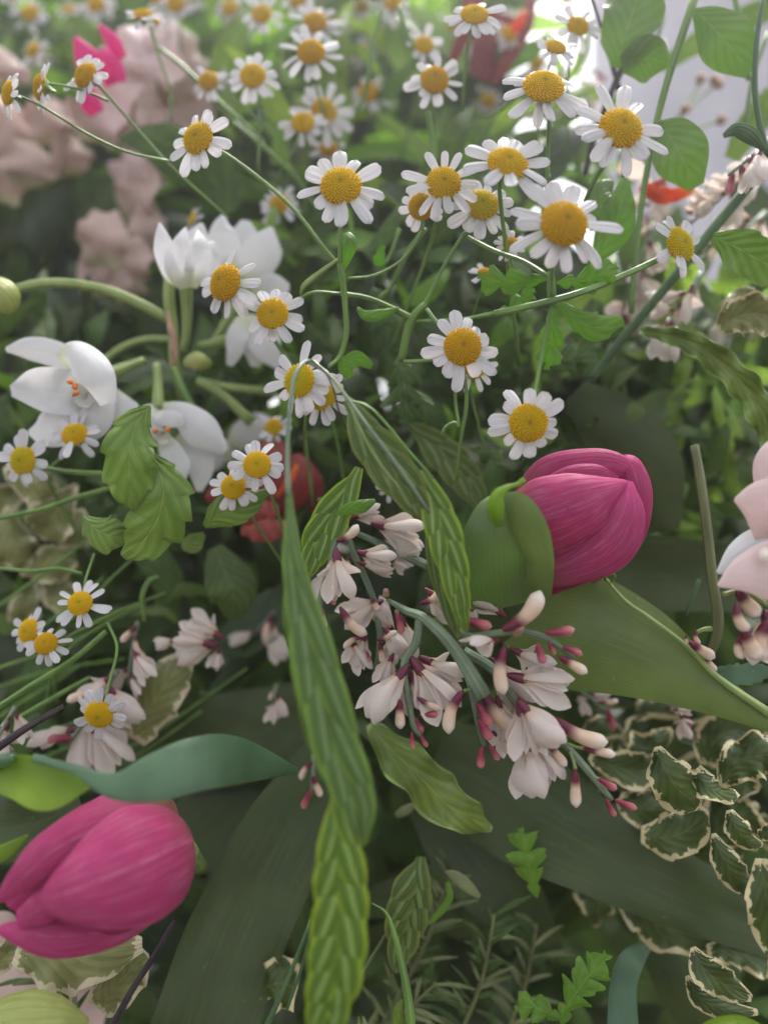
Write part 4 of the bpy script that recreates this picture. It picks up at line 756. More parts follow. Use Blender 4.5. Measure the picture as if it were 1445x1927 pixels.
st('horizontal curved feverfew stem joining the main fork', [(640, 552, 19.3), (690, 560, 19.3), (735, 578, 19.4), (776, 598, 19.5)], [4.5, 4.5, 4.5, 5])
st('stout feverfew stem dropping from the central fork', [(800, 572, 19.4), (777, 598, 19.5), (765, 630, 19.7), (755, 680, 20)], [6, 8, 8, 7])
st('short stem joining the centre right daisy to the central fork', [(870, 640, 18.7), (825, 610, 19), (803, 582, 19.3)], [3, 4, 4])
st('thin horizontal stem to the left of the centre right daisy', [(830, 674, 19.3), (795, 680, 19.4), (760, 681, 19.5)], [4, 4, 4])
st('stem stub reaching the node left of the long crossing stem', [(930, 590, 18.2), (860, 602, 18.8), (785, 605, 19.5)], [5, 4, 4])
st('stem from the tight cluster to the node of the largest daisy', [(880, 446, 19.2), (930, 472, 18.9), (985, 492, 18.5), (1030, 520, 17.9)], [4, 4.5, 4.5, 5])
st('feverfew stem with node below the largest daisy', [(1036, 510, 17.8), (1037, 545, 17.9), (1039, 580, 18)], [6, 9, 6])
st('thick dark green stem slanting from the right edge behind the side-turned daisy', [(1480, 262, 20.4), (1420, 335, 20.5), (1330, 445, 20.8), (1240, 555, 21.1), (1170, 640, 21.5), (1110, 720, 22)], [10, 9.5, 9.5, 9, 9, 8], 'stemd')
st('long thin stem rising from the slanting one to the top, right of the big daisy', [(1187, 590, 21.1), (1195, 480, 21), (1212, 350, 20.8), (1235, 230, 20.6), (1265, 120, 20.3), (1312, -20, 20)], [5.5, 6, 6, 6.5, 7, 8])
st('dark curved stem near the right edge at the top', [(1436, -10, 19.6), (1423, 80, 19.6), (1420, 170, 19.7), (1430, 240, 19.8), (1446, 300, 20)], [5, 5, 5.5, 6, 7], 'stemd')
st('pale stem left of the dark curved one, top right', [(1378, -20, 22), (1395, 60, 22), (1408, 150, 22)], [5, 6, 5])
st('blurred fork stem at the upper right', [(1445, 60, 23), (1415, 150, 23), (1400, 250, 23.2)], [4, 4, 5])
st('thin stem dropping below the domed daisy', [(1031, 330, 19.4), (1028, 400, 20), (1022, 470, 20.5)], [5, 5, 5], 'stemd')
st('dark twig between the upper daisies and the wavy leaves', [(1110, -10, 22), (1130, 50, 22), (1150, 115, 22.2), (1165, 170, 22.6)], [4, 4, 5, 5], 'dtwig')
st('dark purplish twig under the overlapping wavy leaves', [(1185, 105, 22.3), (1160, 150, 22.3), (1120, 250, 22.6), (1100, 330, 23)], [7, 6, 5, 5], 'dtwig')
st('dark twig below the big upper right daisy', [(1175, 310, 21.5), (1172, 380, 21.7), (1160, 460, 22)], [5, 5, 5], 'dtwig')
st('thin stem crossing the blurred daisy at the top middle', [(718, 20, 23), (700, 90, 23.2), (688, 170, 23.4), (660, 235, 23.8)], [4, 4, 4, 3])
st('thin stem from the top edge to the half-hidden daisy', [(750, 10, 23), (765, 60, 23), (780, 90, 23)], [4, 4, 3])
st('fine stem curving right of the large sharp daisy', [(1000, 160, 22), (950, 200, 22.3), (870, 250, 22.8)], [4, 4, 3])
st('stem rising under the top centre daisy towards the cluster', [(805, 210, 21.6), (812, 260, 21.8), (818, 330, 22)], [5, 5, 5])
st('diagonal blurred stem behind the dusty pink hydrangea', [(300, 90, 24), (350, 130, 24), (400, 180, 24.2), (500, 270, 24.6)], [4, 4, 4, 4])
st('blurred stem left of the stacked three daisies', [(440, 230, 23.6), (500, 280, 23.8), (560, 340, 24.2), (600, 400, 24.6)], [4.5, 4.5, 4, 4])
st('thin curved stem behind the peeking daisy', [(800, 430, 20), (765, 480, 20.4), (735, 540, 20.8), (715, 560, 21)], [5, 5, 4, 4])
st('green stem with a node at the left of centre', [(752, 430, 20.5), (735, 480, 20.6), (720, 500, 20.6)], [4, 4, 4])
st('feverfew stem below the left edge daisies', [(75, 880, 20.9), (130, 888, 20.8), (205, 892, 20.8), (260, 900, 21)], [5, 5, 4.5, 4])
st('long faint stem crossing the pale variegated leaves', [(-10, 978, 21), (80, 958, 21), (150, 935, 21), (210, 918, 21)], [4, 4.5, 5, 4])
st('wavy horizontal stem above the lone left daisy', [(-10, 1068, 20.6), (60, 1075, 20.5), (110, 1070, 20.4), (155, 1080, 20.4)], [3.5, 4, 4, 3.5])
st('straight stem slanting below the overlapping pair', [(-20, 1342, 19.2), (60, 1290, 19.3), (140, 1240, 19.5), (200, 1188, 19.8)], [5, 5.5, 5.5, 5])
st('second straight stem slanting beneath the first at the left', [(30, 1355, 20.6), (90, 1320, 20.7), (170, 1275, 20.9)], [5, 5, 4])
st('short arching stem with hooked tip left of centre', [(298, 1085, 21.5), (280, 1095, 21.4), (268, 1125, 21.4), (272, 1170, 21.6)], [3, 5, 5, 3])
st('hooked side stem below the centre right daisy', [(832, 818, 19.3), (838, 805, 19.3), (855, 796, 19.3), (864, 805, 19.3)], [3, 4, 4, 3])
st('thin stem parallel to the one below the centre right daisy', [(857, 705, 19.6), (857, 760, 19.6), (864, 800, 19.4)], [3, 3, 3])
st('brown knobbly upright twig right of the pink tulip', [(1306, 838, 18.8), (1318, 910, 18.7), (1330, 1000, 18.6), (1340, 1090, 18.5), (1350, 1160, 18.5), (1345, 1205, 18.6), (1330, 1235, 18.8)], [9, 10, 10, 10, 11, 10, 8], 'twig', 'twig', 'twig', None)
st('dark twig at the lower left under the big tulip', [(330, 1730, 18.2), (290, 1800, 18.2), (245, 1870, 18.1), (205, 1945, 18)], [4, 5.5, 6, 7], 'dtwig', 'twig', 'twig', None)
st('grey-green thick twig at the left edge', [(-10, 1412, 19), (50, 1370, 19), (120, 1330, 19.3)], [8, 7, 6], 'dtwig', 'twig', 'twig', None)
st('short dark stem behind the brown twig', [(1315, 1090, 20.5), (1300, 1130, 20.5), (1288, 1160, 20.6)], [4, 4, 3], 'stemd')
st('dark grass stem crossing at the bottom left of the yellow-green spikelet', [(585, 1730, 18.6), (555, 1810, 18.4), (525, 1880, 18.3), (495, 1945, 18.2)], [3, 4, 5, 6], 'stemd')
st('second dark grass stem at the bottom beside it', [(588, 1745, 18.8), (565, 1830, 18.7), (540, 1900, 18.6)], [3, 3, 3], 'stemd')
st('pale curved blade stem by the dim small spikelet', [(700, 1700, 18.6), (728, 1720, 18.5), (748, 1780, 18.4), (765, 1860, 18.3), (775, 1940, 18.2)], [1.5, 3, 6, 8, 9])
st('brown thin twig left of the dim small spikelet', [(725, 1760, 20), (700, 1800, 20), (668, 1850, 20)], [3, 3, 3], 'twig')
rd = random.Random(5)
for k in range(16):
    x0 = rd.uniform(-40, 200); y0 = rd.uniform(1150, 1480); a = rd.uniform(-.75, -.2); L = rd.uniform(180, 330); d0 = rd.uniform(21.5, 24)
    st('fine stem among the blurred tangle of fine stems behind the left daisies', [(x0, y0, d0), (x0+L*.5*cos(a), y0+L*.5*sin(a)+rd.uniform(-15, 15), d0+.2), (x0+L*cos(a), y0+L*sin(a), d0+.5)], [3.2, 3, 2.5], 'stem', 'feverfew_stem', 'stem', 'tangled fine stems behind the left daisies')

# ------------------------------------------------------------------ leaves
def lf(label, spine, hw, mat='serr', name='leaf', group='separate leaves', **k):
    k.setdefault('th', .03); return blade(name, M[mat], spine, hw, label=label, cat='leaf', group=group, **k)
lf('pale green scalloped leaf, upper of the two below the narcissus', [(283, 764, 19), (255, 800, 18.8), (243, 860, 18.6), (246, 920, 18.7), (252, 958, 18.9)], [3, 34, 48, 38, 6], serr=(.24, 5), arc=.2, wave=(.2, 2.5, 0), nu=11, nv=60)
lf('deeper green scalloped leaf, lower of the two below the narcissus', [(284, 850, 19.2), (308, 910, 19.1), (300, 965, 19.1), (272, 1015, 19.2), (232, 1048, 19.4)], [3, 44, 58, 44, 8], serr=(.26, 6), arc=.2, wave=(.2, 2.5, 1), nu=11, nv=60)
lf('small pointed three-cornered leaf left of the scalloped ones', [(158, 970, 19.5), (185, 998, 19.4), (212, 1008, 19.4), (236, 1015, 19.5)], [3, 30, 34, 12], serr=(.3, 2), arc=.3)
lf('green scalloped leaf under the daisy pair by the red flower', [(385, 990, 19.8), (420, 965, 19.6), (460, 950, 19.6), (505, 925, 19.8)], [5, 30, 28, 6], serr=(.1, 4), arc=.3)
lf('small bright leaf left of centre in the shade', [(342, 1020, 20.8), (362, 1022, 20.7), (385, 1005, 20.8)], [8, 20, 5], serr=(.15, 2))
lf('scalloped leaf cut by the right edge beside the side-turned daisy', [(1340, 445, 19.7), (1385, 465, 19.5), (1430, 490, 19.4), (1480, 515, 19.4)], [8, 36, 40, 34], serr=(.12, 4), arc=-.25, wave=(.15, 2, 1))
lf('long wavy-edged leaf reaching the right edge in the middle', [(1205, 622, 20.8), (1260, 632, 20.4), (1320, 655, 20.2), (1385, 710, 20), (1430, 770, 19.9), (1460, 850, 20)], [6, 16, 22, 26, 26, 18], 'wavyg', wave=(.75, 5, 0), fold=.5, nv=60, nu=11)
lf('large soft leaf with wavy edge at the top, right of the dark twig', [(1158, 128, 21.2), (1170, 80, 21), (1190, 25, 21), (1205, -30, 21)], [8, 40, 56, 44], 'round', wave=(.15, 2, 1), arc=.3, serr=(.06, 3))
lf('smaller rounded leaf overlapping below the large top leaf', [(1168, 122, 20.9), (1200, 112, 20.8), (1230, 112, 20.8), (1256, 120, 20.9)], [14, 36, 36, 8], 'round', arc=.3, wave=(.1, 2, 0))
lf('leaf with silvery veins hanging in the top right corner', [(1305, 18, 20.4), (1340, 50, 20.2), (1375, 90, 20.1), (1410, 138, 20.2)], [4, 36, 46, 12], 'round', arc=.3, wave=(.12, 2, 0))
lf('rounded leaf between the big daisy and the orange flower', [(1234, 232, 20.4), (1262, 258, 20.2), (1285, 300, 20.1), (1310, 352, 20.3)], [6, 40, 48, 14], 'round', arc=.25)
lf('leaf behind the upper right side of the largest daisy', [(1118, 490, 19.8), (1150, 440, 19.8), (1165, 395, 19.8), (1175, 335, 20)], [10, 32, 30, 6], 'ff', arc=.3)
lf('soft leaf tip above the largest daisy', [(1135, 430, 20), (1130, 370, 20), (1150, 340, 20.2)], [25, 28, 6], 'round', arc=.3)
lf('small dark curled leaf by the dark stem at the right edge', [(1360, 256, 19.6), (1385, 244, 19.5), (1412, 256, 19.5), (1438, 282, 19.6)], [4, 12, 14, 4], 'stemd', arc=.6)
lf('long light blade running behind the upper right leaves', [(1245, 125, 26), (1320, 75, 26), (1390, 40, 26), (1470, 5, 26)], [12, 20, 22, 20], 'lite', arc=.2)
lf('long light blade at the right edge near the top', [(1375, 300, 24), (1410, 240, 24), (1460, 180, 24)], [14, 26, 26], 'lite', arc=.3)
lf('thin leaf under the large sharp daisy wrapped on its stem', [(652, 440, 18.9), (658, 460, 18.8), (650, 490, 18.9), (645, 510, 19)], [8, 14, 9, 3], 'ff', arc=.7)
lf('folded narrow leaf on the stem left of the central fork', [(672, 580, 19.3), (690, 594, 19.1), (715, 592, 19.1), (750, 580, 19.3)], [3, 10, 10, 2], 'ff', arc=.8)
lf('small pointed leaf above the white broom flowers', [(632, 968, 18.4), (655, 958, 18.2), (680, 953, 18.2), (706, 942, 18.4)], [2, 11, 13, 4], 'ff', arc=.5)
lf('small jagged leaf on the stem left of the tight cluster', [(712, 500, 20.4), (714, 482, 20.2), (722, 462, 20.2)], [10, 10, 4], 'ff', serr=(.4, 2))
lf('strongly wavy yellowish green leaf in the lower middle', [(697, 1362, 20.6), (735, 1410, 20.2), (790, 1460, 19.9), (840, 1512, 19.8), (895, 1545, 19.9), (925, 1560, 20)], [8, 34, 42, 42, 26, 4], 'wavyg', wave=(.6, 3, .5), arc=.5, nv=50, nu=13)
lf('oval shaded leaf left of the long oat spikelet', [(405, 1030, 22.5), (425, 1080, 22.3), (440, 1120, 22.3), (435, 1165, 22.5)], [15, 42, 44, 10], 'mid', arc=.3)
lf('soft pale lobed leaf right of the lowest left daisy', [(250, 1390, 21.6), (280, 1340, 21.4), (310, 1290, 21.4), (350, 1240, 21.6)], [25, 42, 46, 20], 'varigp', serr=(.2, 3), wave=(.2, 2, 0))
lf('silvery green leaf standing in the left shade', [(135, 960, 23.5), (140, 990, 23.3), (140, 1030, 23.5)], [22, 30, 26], 'varigp')
lf('small blue-green toothed leaf at the right edge by the twig', [(1340, 1262, 18.6), (1375, 1270, 18.4), (1420, 1266, 18.5), (1460, 1262, 18.6)], [6, 20, 18, 6], 'glauc', serr=(.3, 6))
lf('pale narrow leaf lying in the bottom centre gap', [(838, 1640, 20), (858, 1650, 19.9), (880, 1668, 19.9), (902, 1688, 20)], [3, 10, 11, 4], 'needle', arc=.5)
lf('pale small narrow leaf in the dark gap, lower centre', [(745, 1535, 21.5), (762, 1525, 21.4), (782, 1514, 21.5)], [5, 9, 4], 'needle', arc=.5)
lf('curved thin leaf right of the dim small spikelet', [(800, 1740, 19.8), (825, 1720, 19.7), (845, 1690, 19.7), (842, 1660, 19.8)], [3, 6, 7, 4], 'ff', arc=.4)
lf('pointed leaf tip at the bottom centre', [(755, 1945, 18.5), (750, 1905, 18.4), (757, 1880, 18.5)], [12, 10, 2], 'lite', arc=.5)
VG = 'variegated cream-edged leaves'
def vg(label, spine, hw, mat='varieg', **k):
    k.setdefault('wave', (.45, 3, len(label)*.7)); k.setdefault('fold', .28 if len(label) % 2 else -.25); k.setdefault('serr', (.12, 4)); k.setdefault('nv', 44); k.setdefault('nu', 13); return lf(label, spine, hw, mat, 'variegated_leaf', VG, **k)
vg('wavy cream-edged leaf standing out below the sweeping tulip leaf', [(1237, 1405, 18.6), (1250, 1445, 18.3), (1282, 1490, 18.2), (1318, 1512, 18.4)], [6, 34, 46, 14], wave=(.35, 2, 1), arc=.3)
vg('twisted cream leaf tip right of the wavy cream-edged one', [(1305, 1450, 18.6), (1330, 1478, 18.3), (1355, 1490, 18.3), (1382, 1486, 18.5)], [18, 26, 20, 14], wave=(.5, 1.5, 2), tw=.8)
vg('dark cream-edged leaf cut by the right edge beside the twisted one', [(1355, 1480, 19.4), (1385, 1440, 19.2), (1430, 1420, 19.1), (1480, 1425, 19)], [10, 36, 42, 30])
vg('blurred cream-edged leaf above the dark diagonal leaf', [(1110, 1420, 21.5), (1150, 1440, 21.2), (1210, 1450, 21.2), (1262, 1425, 21.4)], [8, 26, 34, 8], wave=(.5, 2, 0))
vg('dark wavy leaf in the shade under the sweeping leaf', [(1170, 1400, 22.5), (1220, 1380, 22.4), (1280, 1390, 22.5), (1340, 1370, 22.7)], [14, 38, 40, 14], wave=(.5, 2, 2))
vg('dark leaf with tan rim right of the shaded wavy one', [(1330, 1440, 21.5), (1340, 1400, 21.4), (1380, 1375, 21.5), (1440, 1390, 21.6)], [12, 36, 40, 20], wave=(.4, 2, 1))
vg('dim leaf with cream rim between the buds and the diagonal leaf', [(1165, 1500, 21), (1200, 1520, 20.9), (1250, 1520, 20.9), (1290, 1490, 21)], [10, 36, 36, 12], wave=(.4, 2, 3))
vg('olive leaf with wavy cream top just over the diagonal leaf', [(1205, 1570, 20.2), (1250, 1575, 20), (1295, 1560, 19.9), (1325, 1520, 20)], [14, 38, 38, 10], wave=(.3, 2, 1))
vg('small plain-rimmed oval leaf on the dark twig at the right', [(1372, 1524, 18.2), (1384, 1555, 18), (1405, 1580, 18), (1434, 1590, 18.2)], [6, 22, 20, 4], wave=(.25, 2, 1), arc=.3)
vg('narrow variegated leaf pointing down right above the diagonal leaf', [(1342, 1568, 18.2), (1358, 1610, 18), (1385, 1650, 18), (1425, 1688, 18.2)], [4, 22, 28, 8], wave=(.25, 2, 1), arc=.3)
vg('strongly cream-patterned leaf at the right edge near the bottom', [(1432, 1615, 17.6), (1440, 1680, 17.4), (1455, 1740, 17.4), (1480, 1810, 17.5)], [10, 34, 42, 20], wave=(.25, 2, 1), arc=.3)
vg('variegated leaf pointing up left near the bottom right corner', [(1303, 1782, 18.4), (1322, 1820, 18.2), (1360, 1850, 18.2), (1412, 1878, 18.4)], [5, 28, 28, 6], wave=(.25, 2, 1), arc=.3)
vg('lowest narrow variegated leaf in the bottom right corner', [(1292, 1836, 18.8), (1315, 1876, 18.7), (1360, 1898, 18.7), (1425, 1905, 18.8)], [4, 18, 18, 5], wave=(.25, 2, 1), arc=.3)
vg('variegated leaf with ragged cream edge under the diagonal leaf', [(1150, 1660, 21.4), (1205, 1715, 21.2), (1265, 1750, 21.2), (1360, 1760, 21.3)], [10, 34, 42, 22], wave=(.4, 3, 0))
vg('dim variegated leaf low at the right edge', [(1330, 1790, 21), (1380, 1790, 21), (1450, 1810, 21)], [10, 28, 30])
vg('dim cream-edged leaf behind the narrow variegated ones', [(1300, 1640, 21.4), (1350, 1560, 21.2), (1420, 1520, 21)], [20, 46, 44])
vg('shiny cream-edged leaf at the right edge beside the wavy-edged leaf', [(1352, 625, 20.4), (1380, 600, 20.2), (1420, 590, 20.1), (1470, 600, 20)], [10, 34, 38, 30], 'varigp', fold=.4)
vg('folded pale leaf scrap above the shiny cream-edged one', [(1360, 620, 20.8), (1370, 580, 20.6), (1395, 552, 20.7), (1420, 545, 20.8)], [12, 16, 12, 4], 'varigp')
vg('silvery cream-edged leaf tip at the right edge by the small oval leaf', [(1425, 1575, 18.4), (1445, 1568, 18.3), (1480, 1560, 18.3)], [5, 16, 18])
vg('large cream-rimmed leaf hanging under the lower left tulip', [(30, 1790, 18.4), (95, 1800, 18.3), (160, 1800, 18.3), (268, 1778, 18.5)], [20, 52, 56, 14], 'varigp', wave=(.25, 3, 0))
vg('pale leaf corner below the cream-rimmed one at the lower left', [(190, 1900, 18.8), (215, 1860, 18.6), (250, 1820, 18.6), (275, 1790, 18.8)], [16, 38, 40, 8], 'varigp')
vg('silvery leaf behind the tip of the lower left tulip', [(-20, 1830, 18.8), (20, 1790, 18.6), (45, 1750, 18.8)], [16, 24, 12], 'varigp')
for i, (x, y, a, L, w) in enumerate([(60, 900, .4, 110, 34), (110, 960, 2.2, 120, 40), (30, 1010, 1.3, 120, 40), (90, 1060, -.4, 110, 34), (20, 930, 2.6, 90, 30), (120, 1110, .8, 90, 30), (55, 1130, 1.9, 80, 26)]):
    lb = ['uppermost', 'second', 'central', 'lower right', 'leftmost', 'lowest right', 'lowest'][i]
    vg(lb+' blurred pale variegated leaf of the clump between the left daisies', [(x-L*.5*cos(a), y-L*.5*sin(a), 23+.3*i), (x-8, y+8, 22.7+.3*i), (x+L*.3*cos(a), y+L*.3*sin(a)+6, 22.8+.3*i), (x+L*.5*cos(a), y+L*.5*sin(a), 23+.3*i)], [4, w, w*.9, 5], 'varigp', wave=(.45, 2, i))
vg('blurred cream-edged leaf at the bottom left of the yellow-green spikelet', [(485, 1870, 20), (520, 1850, 19.8), (560, 1860, 20)], [10, 44, 40], 'varieg')

rq = random.Random(77)
for k in range(16):
    x, y, a_, L = rq.uniform(1090, 1440), rq.uniform(1360, 1640), rq.uniform(0, 6.28), rq.uniform(70, 130); dd = rq.uniform(21.5, 24)
    vg('shaded cream-edged leaf deeper in the mass of variegated leaves at the lower right', [(x, y, dd), (x+L*.35*cos(a_), y+L*.35*sin(a_), dd-.3), (x+L*.75*cos(a_+.2), y+L*.75*sin(a_+.2), dd-.3), (x+L*cos(a_+.3), y+L*sin(a_+.3), dd)], [4, L*.28, L*.26, 3], roll=rq.uniform(-.6, .6))
lobed('leaf', 'ff', [(1032, 524, 18.3), (985, 528, 18.2), (940, 530, 18.1), (900, 520, 18.1)], 62, 'bright lobed feverfew leaf left of the largest daisy stem', seed=1, nl=2)
lobed('leaf', 'ff', [(1046, 532, 18.5), (1085, 530, 18.4), (1125, 518, 18.3), (1160, 500, 18.3)], 62, 'bright lobed feverfew leaf right of the largest daisy stem', seed=2, nl=2)
blade('leaf', M['ff'], [(1052, 566, 18.4), (1080, 596, 18.1), (1120, 616, 18), (1172, 604, 18.1)], [5, 16, 26, 8], parent=plants[0], serr=(.25, 3), arc=.4)
lobed('leaf', 'ff', [(1040, 575, 18.6), (1038, 615, 18.6), (1035, 655, 18.7), (1030, 695, 18.9)], 58, 'lobed feverfew leaf hanging below the node of the largest daisy', seed=3, nl=2)
lobed('leaf', 'ff', [(930, 590, 19.5), (960, 580, 19.4), (985, 560, 19.4), (1005, 545, 19.4)], 40, 'small lobed leaf behind the long crossing stem', seed=4, nl=2)
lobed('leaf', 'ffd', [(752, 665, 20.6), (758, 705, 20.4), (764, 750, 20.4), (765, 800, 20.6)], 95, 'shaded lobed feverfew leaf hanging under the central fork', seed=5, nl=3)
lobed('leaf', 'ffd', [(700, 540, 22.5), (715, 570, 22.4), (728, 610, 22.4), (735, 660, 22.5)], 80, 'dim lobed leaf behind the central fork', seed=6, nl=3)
lobed('leaf', 'ff', [(1010, 1690, 20.4), (1000, 1650, 20.2), (990, 1610, 20.1), (978, 1560, 20.2)], 74, 'bright green lobed leaf in the dark lower right centre', seed=7, nl=3)
lobed('leaf', 'ff', [(1055, 1930, 18.6), (1075, 1880, 18.5), (1105, 1840, 18.4), (1140, 1795, 18.5)], 78, 'bright fern-like feverfew leaf at the bottom right of centre', seed=8, nl=3, ang=.6)
lobed('leaf', 'ff', [(1060, 1920, 19.4), (1030, 1905, 19.3), (1000, 1895, 19.3), (970, 1900, 19.4)], 56, 'yellowish lobed leaf at the bottom edge right of centre', seed=9, nl=2)
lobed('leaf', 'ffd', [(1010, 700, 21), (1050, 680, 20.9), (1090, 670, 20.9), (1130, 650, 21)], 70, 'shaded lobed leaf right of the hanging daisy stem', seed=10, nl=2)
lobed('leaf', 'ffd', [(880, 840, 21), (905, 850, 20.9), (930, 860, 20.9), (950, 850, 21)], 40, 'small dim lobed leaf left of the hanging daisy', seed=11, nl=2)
blade('leaf', M['ff'], [(660, 710, 19.8), (650, 690, 19.7), (670, 675, 19.7), (700, 690, 19.8)], [10, 14, 16, 6], parent=plants[0], serr=(.3, 2))

# ------------------------------------------------------------------ other flowers
def flow(name, label, cat, mat, petals, d, group=None, **kk):
    e = empty(name, W(petals[0][0][0][0], petals[0][0][0][1], d), label, cat, group)
    for sp, hw, *r in petals:
        kw = dict(arc=.5, nu=9, nv=18, **{}); kw.update(kk); kw.update(r[0] if r else {}); mt = kw.pop('mat', mat)
        blade('petal', M[mt], sp, hw, parent=e, th=.04, **kw)
    return e
flow('pale_pink_flower', 'pale blush flower with pointed petals cut by the right edge', 'flower', 'blush',
     [([(1500, 990, 17.2), (1460, 960, 16.9), (1420, 945, 16.8), (1381, 940, 16.9)], [50, 66, 44, 3]), ([(1500, 1075, 16.9), (1450, 1075, 16.6), (1400, 1082, 16.5), (1350, 1102, 16.6)], [50, 58, 36, 3]),
      ([(1490, 1030, 17.4), (1440, 1035, 17.2), (1395, 1050, 17.1), (1349, 1078, 17.1)], [40, 46, 34, 3], dict(mat='narc')), ([(1470, 950, 17.3), (1450, 900, 17.2), (1450, 860, 17.2), (1460, 820, 17.3)], [30, 30, 26, 4]), ([(1450, 1030, 16.6), (1442, 1045, 16.2), (1448, 1060, 16.2)], [8, 14, 8], dict(mat='broomw'))], 17)
H = []
rd = random.Random(3)
flow('hydrangea', 'dusty pink hydrangea head blurred at the upper left', 'hydrangea', 'hydr',
     [([(x, y+h*.55, d_+3.6), (x-4, y+h*.15, d_+3), (x+4, y-h*.25, d_+2.9), (x+tx, y-h*.6, d_+3.4)], [w*.5, w*1.15, w*1.15, w*.5], dict(mat=mt if int(x) % 3 else 'hydr2', wave=(.3, 2, x), fold=rd.choice([-.4, .35, .15]), arc=rd.uniform(-.3, .2), roll=rd.uniform(-.7, .7), serr=(.12, 4)))
      for x, y, w, h, tx, d_, mt in [(330, 95, 42, 110, -5, 25.6, 'hydr2'), (262, 110, 36, 100, 8, 25.2, 'hydr2'), (292, 130, 44, 90, 5, 25.0, 'hydr2'), (350, 150, 40, 100, 0, 26, 'hydr'), (215, 170, 44, 80, -20, 25.4, 'hydr2'), (190, 225, 46, 80, -30, 24.9, 'hydr2'),
        (250, 250, 46, 110, 0, 25.4, 'hydr'), (300, 230, 42, 100, 10, 25.8, 'hydr'), (240, 320, 42, 130, 0, 25.2, 'hydr'), (285, 330, 40, 110, 0, 25.5, 'hydr'), (320, 290, 40, 90, 10, 26, 'hydr'), (265, 370, 34, 90, 0, 25.3, 'hydr'), (350, 230, 40, 90, 0, 26.4, 'hydr'), (210, 130, 30, 60, 0, 26, 'hydr')]], 25.5, 'blurred pink hydrangeas')
flow('hydrangea', 'dull mauve hydrangea at the left edge below the edge-on daisy', 'hydrangea', 'hydr',
     [([(x, y+h*.5, d_+.6), (x, y, d_), (x+4, y-h*.5, d_+.4)], [w*.5, w, w*.5], dict(wave=(.3, 2, x), fold=.35*cos(x*3), arc=-.15, roll=.6*sin(x), serr=(.12, 4))) for x, y, w, h, d_ in [(30, 250, 60, 110, 28), (100, 230, 50, 90, 28.3), (60, 310, 56, 90, 28.2), (0, 330, 50, 100, 28.6), (130, 290, 40, 80, 29), (10, 130, 50, 70, 29)]], 28, 'blurred pink hydrangeas')
flow('hydrangea', 'dim pink hydrangea above the upright narcissus, in shade', 'hydrangea', 'hydr',
     [([(x, y+h*.5, d_+.6), (x, y, d_), (x+4, y-h*.5, d_+.4)], [w*.5, w, w*.5], dict(wave=(.3, 2, x), fold=.35*cos(x*3), arc=-.15, roll=.6*sin(x), serr=(.12, 4))) for x, y, w, h, d_ in [(195, 450, 46, 100, 27), (240, 490, 46, 90, 27.3), (180, 520, 40, 80, 27.6), (280, 430, 36, 90, 28), (250, 540, 36, 60, 27.5)]], 27, 'blurred pink hydrangeas')
flow('magenta_flower', 'vivid magenta petals behind the left-turned daisy, top left', 'flower', 'magenta', [([(190, 150, 25), (165, 110, 24.8), (142, 70, 24.8)], [26, 24, 4]), ([(232, 110, 24.4), (212, 78, 24.3), (188, 48, 24.4)], [8, 14, 4]), ([(185, 215, 25.6), (170, 190, 25.5), (165, 160, 25.5)], [14, 20, 10]), ([(220, 160, 25.4), (205, 120, 25.4), (190, 95, 25.5)], [20, 24, 10])], 25)
flow('red_tulip', 'blurred red tulip petals behind the top right daisies', 'tulip', 'red', [([(845, 130, 27), (870, 70, 26.8), (890, 20, 26.8), (885, -30, 27)], [6, 14, 20, 18]), ([(930, 160, 27.5), (955, 110, 27.3), (985, 50, 27.3), (1000, 0, 27.5)], [6, 14, 16, 10]), ([(900, 150, 28), (925, 90, 28), (935, 30, 28)], [20, 40, 36]), ([(965, 60, 26.6), (978, 40, 26.4), (990, 20, 26.5)], [8, 10, 5], dict(mat='orange'))], 27)
flow('orange_flower', 'orange and red petal glowing beside the thin stem, upper right', 'flower', 'orange', [([(1205, 350, 23), (1235, 365, 22.8), (1265, 368, 22.7), (1304, 352, 22.8)], [8, 16, 13, 10], dict(wave=(.4, 2, 0), arc=.2)), ([(1222, 368, 23.1), (1238, 350, 22.9), (1250, 332, 22.9)], [10, 13, 4], dict(mat='coral')), ([(1165, 310, 23.3), (1190, 318, 23.2), (1215, 325, 23.2)], [10, 18, 8], dict(mat='broomw'))], 23)
flow('red_flower', 'red and coral flower in shade behind the daisy pair, left of centre', 'flower', 'red',
     [([(500, 960, 23), (540, 930, 22.4), (562, 890, 22.3), (556, 855, 22.6)], [24, 36, 32, 10]), ([(590, 960, 23.2), (590, 910, 22.8), (572, 865, 22.9)], [10, 18, 8]), ([(480, 960, 23.2), (500, 900, 22.9), (510, 850, 23), (500, 830, 23.2)], [20, 40, 34, 8], dict(mat='coral')),
      ([(520, 935, 22.3), (545, 905, 22.1), (560, 875, 22.2)], [4, 8, 3], dict(mat='orange')), ([(460, 985, 22.4), (495, 965, 22), (525, 960, 22)], [10, 24, 10], dict(mat='coral', wave=(.5, 3, 0))), ([(455, 1000, 22.2), (500, 1000, 21.8), (545, 990, 22)], [8, 22, 10], dict(mat='coral', wave=(.4, 3, 1))), ([(390, 940, 23.4), (420, 920, 23.2), (450, 910, 23.2)], [10, 18, 10], dict(mat='coral'))], 23)
flow('dusty_pink_flower', 'dusty pink petals out of focus in the lower left corner', 'flower', 'hydr', [([(-20, 1860, 22), (50, 1850, 21.8), (120, 1860, 22)], [40, 46, 30]), ([(60, 1920, 22.4), (130, 1900, 22.2), (200, 1910, 22.4)], [40, 46, 30]), ([(-40, 1760, 21), (0, 1760, 21), (40, 1770, 21.2)], [30, 40, 20]), ([(150, 1830, 22), (200, 1800, 22), (250, 1790, 22.2)], [30, 36, 20])], 22)
